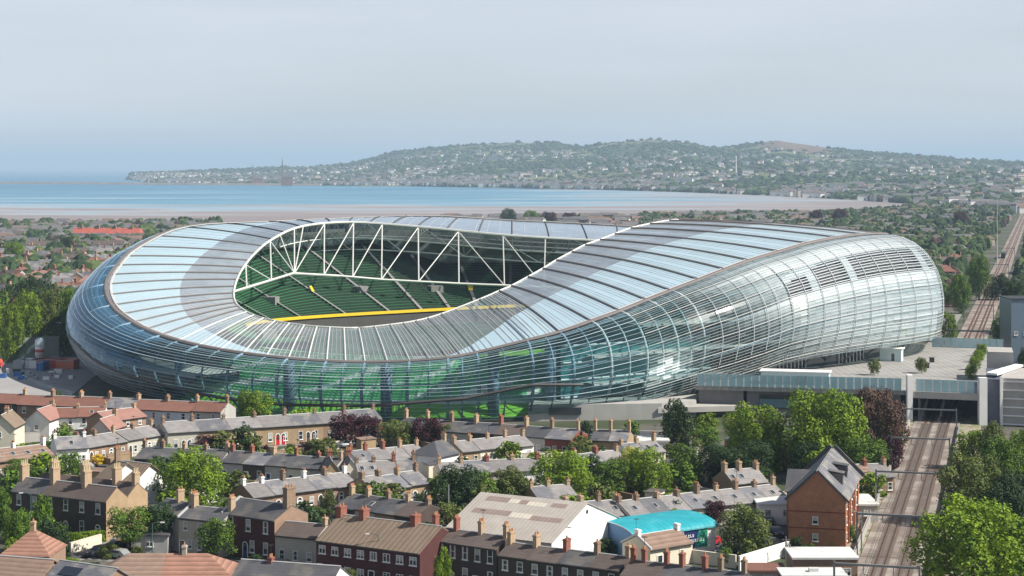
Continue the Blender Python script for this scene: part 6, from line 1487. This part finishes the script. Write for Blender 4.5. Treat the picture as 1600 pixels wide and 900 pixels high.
# ------------------------------------------------------------ suburbs beyond the stadium
def far_house_proto(w, d, ez, rise, wm, rm, hip, label, group):
    t = thing('suburban_house', label, 'house', (0,0,0), 0, group)
    g = MB()
    if hip: g.box(0,w,0,d,-.5,ez)
    else: g.prism([(0,-.5),(d,-.5),(d,ez),(d/2,ez+rise),(0,ez)], 0, w)
    k = max(2, int(w/3.2)); g2 = MB()
    wo = g.build('wall', wm, t)
    for i in range(k):
        for fl in range(2 if ez > 4.5 else 1): link('window', window_mesh(1.3,1.3,'wide'), t, ((i+.5)*w/k, 0, .9+fl*2.7))
    g = MB(); o = .35; sl = rise/(d/2); za = ez-o*sl
    if hip:
        q = d*.45; g.quad((-o,-o,za),(w+o,-o,za),(w-q,d/2,ez+rise),(q,d/2,ez+rise)); g.quad((w+o,d+o,za),(-o,d+o,za),(q,d/2,ez+rise),(w-q,d/2,ez+rise)); g.tri((w+o,-o,za),(w+o,d+o,za),(w-q,d/2,ez+rise)); g.tri((-o,d+o,za),(-o,-o,za),(q,d/2,ez+rise)); g.quad((-o,-o,za),(-o,d+o,za),(w+o,d+o,za),(w+o,-o,za))
    else:
        sec = [(-o,za),(-o,za+.15),(d/2,ez+rise+.15),(d+o,za+.15),(d+o,za),(d/2,ez+rise)]; g.v += [(-.2,y,z) for y,z in sec]+[(w+.2,y,z) for y,z in sec]
        for i,j in ((0,1),(1,2),(2,3),(3,4),(4,5),(5,0)): g.f.append((i,j,6+j,6+i)); g.m.append(0)
        g.f += [(0,5,2,1),(5,4,3,2),(6,7,8,11),(11,8,9,10)]; g.m += [0]*4
    ro = g.build('roof', rm, t)
    link('chimney', chimney_mesh(.8,1.4,1.3,'stack_buff' if not hip else 'stack_red',3,False), ro, (w*.5,d/2,ez+rise)); 
    return t
FS = dict(left='in the suburb left of the stadium', right='in the leafy suburb right of the stadium')
protos = {}
for side, ph in FS.items():
    L_ = []
    for (w,d,ez,rise,wm,rm,hip,lab) in ((18,8,5.4,2.6,'brick_brown','slate_grey',0,'long grey-slated brick house'),(14,8,5.4,2.8,'render_white','slate_light',1,'white hipped house with pale roof'),(12,8,5.2,3.0,'brick_red','tile_red',1,'red-tiled brick house'),(22,8,5.6,2.6,'render_grey','slate_brown',0,'long brownish-roofed terrace house'),(10,9,5.0,3.0,'render_cream','tile_faded',0,'cream house with brown roof'),(16,8,3.6,2.6,'brick_tan','slate_dark',0,'low dark-slated house'),(12,8,5.4,2.8,'render_pink','tile_pink',1,'pink-roofed pale house')):
        L_.append([far_house_proto(w,d,ez,rise,W[wm],RF[rm],hip,f'{lab} {ph}', f'{lab}s {ph}'), False, w, d])
    protos[side] = L_
tp = {}
for side, ph in FS.items():
    L_ = []
    for i, (m, kd, lab) in enumerate((('mid','round','mid green round tree'),('dark','round','dark green round tree'),('bright','oval','bright green oval tree'),('olive','round','olive green tree'),('purple','round','dark purple tree'),('dark','cone','dark pointed conifer'))):
        L_.append([tree_at(0,0,9,4.2,kd,m,f'{lab} among the rooftops {ph}',group=f'{lab}s {ph}',seed=200+i,low=True,trunk=.12), False])
    tp[side] = L_
rn = random.Random(77)
def rec0(l):
    for k in (' in the ', ' among ', ' nearest the ', ' farther back', ' near the shore'): l = l.split(k)[0]
    return l
def put(rec, x, y, rz, s=1.0, sz=None):
    o = rec[0] if not rec[1] else copy_tree(rec[0]); rec[1] = True
    o.location = (x,y,0); o.rotation_euler = (0,0,rz); o.scale = (s,s,sz or s)
    b = 'nearest the stadium' if y < 800 else ('farther back' if y < 1150 else 'near the shore'); sd = 'left' if x < 0 else 'right'
    o['label'] = rec0(o['label'])+f' {b} in the {sd} suburb'; o['group'] = o['label'][:60]
    return o
def stad(x, y, pad=12):
    d = Vector((x,y,0))-CEN; u, v = d.dot(U), d.dot(V); return abs(u) < 135+pad and abs(v) < 128+pad
def rail_off(x, Y): return x-(rx(Y)+(0 if Y < 460 else (Y-460)*.0165))
placed = []
def free(x, y, r):
    for a, b, q in placed:
        if abs(a-x) < r+q and abs(b-y) < r+q and (a-x)**2+(b-y)**2 < (r+q)**2: return False
    return True
gh, gt = MB(), MB()            # the farther rest
nh = nt_ = 0
cand = []
# rows of houses
def visible(x, y, side):
    px = 800+x*F/y
    if side == 'left': return -30 < px < 345-(y-620)*.0 and y < F*H/(351-HOR)-25 and not stad(x, y) and not (x > -290 and y < 640)
    return 1290 < px < 1640 and y < F*H/(interp(coast, px)-HOR)-40 and not stad(x, y) and abs(rail_off(x, y)+2) > 22 and y > 600 and y < 3400
for side in ('left','right'):
    y = 640 if side == 'left' else 600
    while y < (2050 if side == 'left' else 2900):
        ang_ = R_(rn.choice((-18,-8,5,-30,12))); x0 = (-60-800)*y/F if side == 'left' else (1280-800)*y/F; x1 = (345-800)*y/F if side == 'left' else (1650-800)*y/F
        x = x0+rn.uniform(0,15)
        while x < x1:
            r = rn.choices(range(7), [6,2,4,2,2,6,1] if side == 'left' else [3,4,5,1.2,2,4,1])[0]; w = protos[side][r][2]; yy = y+(x-x0)*math.tan(ang_)*.5+rn.uniform(-4,4)
            if visible(x+w/2, yy, side) and visible(x, yy, side) and rn.random() < (.86 if side == 'left' else .45): cand.append((yy, x, side, r, ang_+rn.uniform(-.06,.06)+ (R_(90) if rn.random() < .14 else 0), w))
            x += w+rn.uniform(.3, 5 if side == 'left' else 14)
        y += rn.uniform(19,27)*(1 if y < 1200 else 1.35)
cand.sort(key=lambda c: c[0])
for i, (yy, x, side, r, a, w) in enumerate(cand):
    placed.append((x+w/2, yy+4, w*.42))
    if i < 215: put(protos[side][r], x, yy, a)
    else: little_house(gh, (x+w/2, yy+4, 0), w, 8.5, 5.2, a, rn.choice([0,1,2,2]), 3+rn.choices([0,1,2],[6,1,2])[0])
for rec in protos['left']+protos['right']:
    if not rec[1]:
        for ch in list(rec[0].children_recursive): bpy.data.objects.remove(ch)
        bpy.data.objects.remove(rec[0])
# trees
def clump_tree(x, y, s):       # part of the far mass: rounded leafy clumps
    m_ = rn.choices([0,1,2,3],[4,5,1.5,.4])[0]
    for q in range(5): a = rn.uniform(0,6.28); k = rn.uniform(.05,.42)*s; blob(gt, (x+math.cos(a)*k, y+math.sin(a)*k, rn.uniform(0,.22)*s), s*rn.uniform(.28,.46), s*rn.uniform(.55,.85), rn, m_ if rn.random() < .7 else rn.choice((0,1,1,2)))
tc_ = []
for side, n in (('left', 1900), ('right', 3300)):
    k = 0
    while k < n:
        k += 1
        if side == 'left': y = 600+1450*rn.random()**1.3; px = rn.uniform(-30,345)
        else: y = 580+2700*rn.random()**1.5; px = rn.uniform(1280,1640)
        x = (px-800)*y/F
        if px < 1440 and y > F*H/(interp(coast, px)-HOR)-20: continue
        if stad(x, y, 4) or (side == 'right' and abs(rail_off(x, y)+3) < 17 + (4 if y < 900 else 0)) or (side == 'left' and x > -300 and y < 632): continue
        if side == 'left' and noise2(x, y, 1/120.0) < -.05 and rn.random() < .75: continue
        r = rn.uniform(3.4,6.4)
        if not free(x, y, r*.35): continue
        tc_.append((y, x, side, r)); placed.append((x, y, r*.5))
tc_.sort()
for i, (y, x, side, r) in enumerate(tc_):
    if i < 225:
        j = rn.choices(range(6), [5,3,3,3,.7,.8])[0]; put(tp[side][j], x, y, rn.uniform(0,6), r/4.2, r/4.2*rn.uniform(.8,1.25))
    else: clump_tree(x, y, r*1.9)
for rec in tp['left']+tp['right']:
    if not rec[1]:
        for ch in list(rec[0].children): bpy.data.objects.remove(ch)
        bpy.data.objects.remove(rec[0])
# belt along the shore behind the stadium
n = 0
while n < 2600:
    px = rn.uniform(690, 1460); pyc = interp(coast, px); y = F*H/(pyc-HOR) - rn.random()**1.2*1100 - 12; x = (px-800)*y/F; n += 1
    if rn.random() < .14: little_house(gh, (x,y,0), rn.uniform(10,22), 9, 6, rn.uniform(-.4,.4), rn.choice([0,1,2]), 3+rn.choice([0,0,1,2]))
    else: clump_tree(x, y, rn.uniform(6,10)*(1.15 if px > 1000 else .7))
tag(gh.build('distant_rooftops', WALLM+ROOFM), 'dense distant rooftops of the suburbs between stadium and shore', 'rooftops', kind='stuff')
tag(gt.build('distant_trees', LEAFM), 'distant leafy tree belt between the suburbs and the shore', 'trees', kind='stuff')
# landmarks in the suburbs
hs = [o for o in bpy.data.objects if o.get('category') and len(o.get('label','').split()) > 16]
for o in hs: print('LONG', o.name, o['label'])
def red_row():
    t = thing('red_roofed_terrace', 'long bright red-roofed terrace near the shore at upper left', 'terrace', P(112,377,0), R_(-14)); L_ = 62
    g = MB(); g.box(0,L_,0,10,-.5,6.5); g.build('wall', W['render_white'], t); g = MB()
    for k in range(4):
        x0 = k*L_/4; g.quad((x0,-.5,6.6),(x0+L_/4-.3,-.5,6.6),(x0+L_/4-.3,5,11.5),(x0,5,11.5)); g.quad((x0+L_/4-.3,10.5,6.6),(x0,10.5,6.6),(x0,5,11.5),(x0+L_/4-.3,5,11.5))
        g.tri((x0,-.5,6.6),(x0,5,11.5),(x0,10.5,6.6)); g.tri((x0+L_/4-.3,-.5,6.6),(x0+L_/4-.3,10.5,6.6),(x0+L_/4-.3,5,11.5))
    ro = g.build('roof', mat('bright_red_tile', (.46,.12,.085), .85, .14, .2), t)
    for k in range(4): link('chimney', chimney_mesh(1.6,2,2.2,'stack_dark',4,False), ro, (k*L_/4+7,5,11.3))
    for k in range(14): link('window', window_mesh(1.7,1.6,'wide'), t, (2.5+k*4.3,0,3.6))
red_row()
for (px,base,top,rpx,m,kd,lab) in ((46,560,452,24,'bright','round','first of the pale willow-like trees behind the netting'),(76,558,455,25,'olive','round','second pale willow-like tree behind the netting'),(104,556,450,22,'mid','round','mid green tree between netting and stadium'),(12,566,472,24,'bright','round','green tree at the left edge behind the netting'),
    (55,500,430,26,'dark','round','dark palm-like tree above the pale willow-like trees'),(22,416,378,16,'bright','round','bright green tree on the left among rooftops near the shore'),(104,400,370,13,'dark','round','dark round tree below the red-roofed terrace'),(128,552,465,16,'mid','oval','green tree touching the left rim of the stadium'),
    (1482,535,487,15,'bright','oval','bright green tree just right of the stadium end'),(1502,490,428,18,'mid','oval','tall green tree left of the railway beyond the podium'),(1530,470,400,20,'mid','round','green tree beside the far railway, left side'),(1568,545,490,18,'mid','round','round green tree right of the railway beyond the podium'),(1585,520,440,22,'dark','round','dark tree above the office block'),(1600,610,545,14,'dark','round','dark tree right of the office block foot'),(1480,480,445,14,'mid','round','small green tree by the brick houses right of the stadium'),(1560,470,428,18,'dark','round','dark round tree on the right bank of the railway')):
    tree(px, top, rpx, base, lab, m, kd, seed=60+len(lab), trunk=.06)
for px, top, base, m, lab in ((795,326,352,'dark','dark pine standing alone on the shore above the stadium'),(830,329,350,'mid','green tree right of the lone shore pine'),(857,331,350,'purple','dark purple tree on the shore'),(890,332,350,'purple','second dark purple tree on the shore'),(1275,328,352,'purple','dark purple tree left of its twin above the stadium right shoulder'),(1312,326,352,'purple','dark purple tree above the stadium right shoulder'),(1500,330,360,'purple','large dark tree among rooftops at upper right')):
    tree(px, top, 13, base, lab, m, 'round', seed=40+px % 7, trunk=.1)
# villas seen between the trees at upper right
for px, py, w, d, wm, rm, lab in ((1430,385,30,9,'render_white','slate_brown','long white villa with brown roof at upper right'),(1505,375,16,9,'render_white','tile_pink','white gabled villa left of the pale mast'),(1480,402,18,9,'render_grey','slate_light','grey slate villa below the long white one'),(1458,440,16,9,'brick_red','tile_red','red brick house just beyond the stadium right shoulder'),(1460,480,14,9,'brick_red','slate_grey','red brick house with grey roof beside the stadium end'),(1480,420,15,9,'brick_brown','tile_red','brown brick house behind the red brick ones')):
    p = G(px, py); house(p, R_(rn.uniform(-15,10)), w*.8, d, 5.6, 3.2, wm, rm, lab, wins=4, floors=2, stacks=(.2,.8), hip=(1,1))

# ------------------------------------------------------------ air
g = MB(); g.box(-70000, 70000, -200, 69000, -6, 420)
hz = g.build('haze', None) if False else None
me = bpy.data.meshes.new('haze'); me.from_pydata(g.v, [], g.f); hz = bpy.data.objects.new('haze', me); COL.objects.link(hz); hz['kind'] = 'stuff'; hz['label'] = 'pale sea haze over the bay'
m = bpy.data.materials.new('haze'); m.use_nodes = True; nt = m.node_tree; nt.nodes.clear(); out = nt.nodes.new('ShaderNodeOutputMaterial'); pv = nt.nodes.new('ShaderNodeVolumePrincipled')
pv.inputs['Color'].default_value = (.58,.79,1,1); pv.inputs['Density'].default_value = 6.8e-5; pv.inputs['Anisotropy'].default_value = 0
nt.links.new(pv.outputs[0], out.inputs['Volume']); me.materials.append(m)
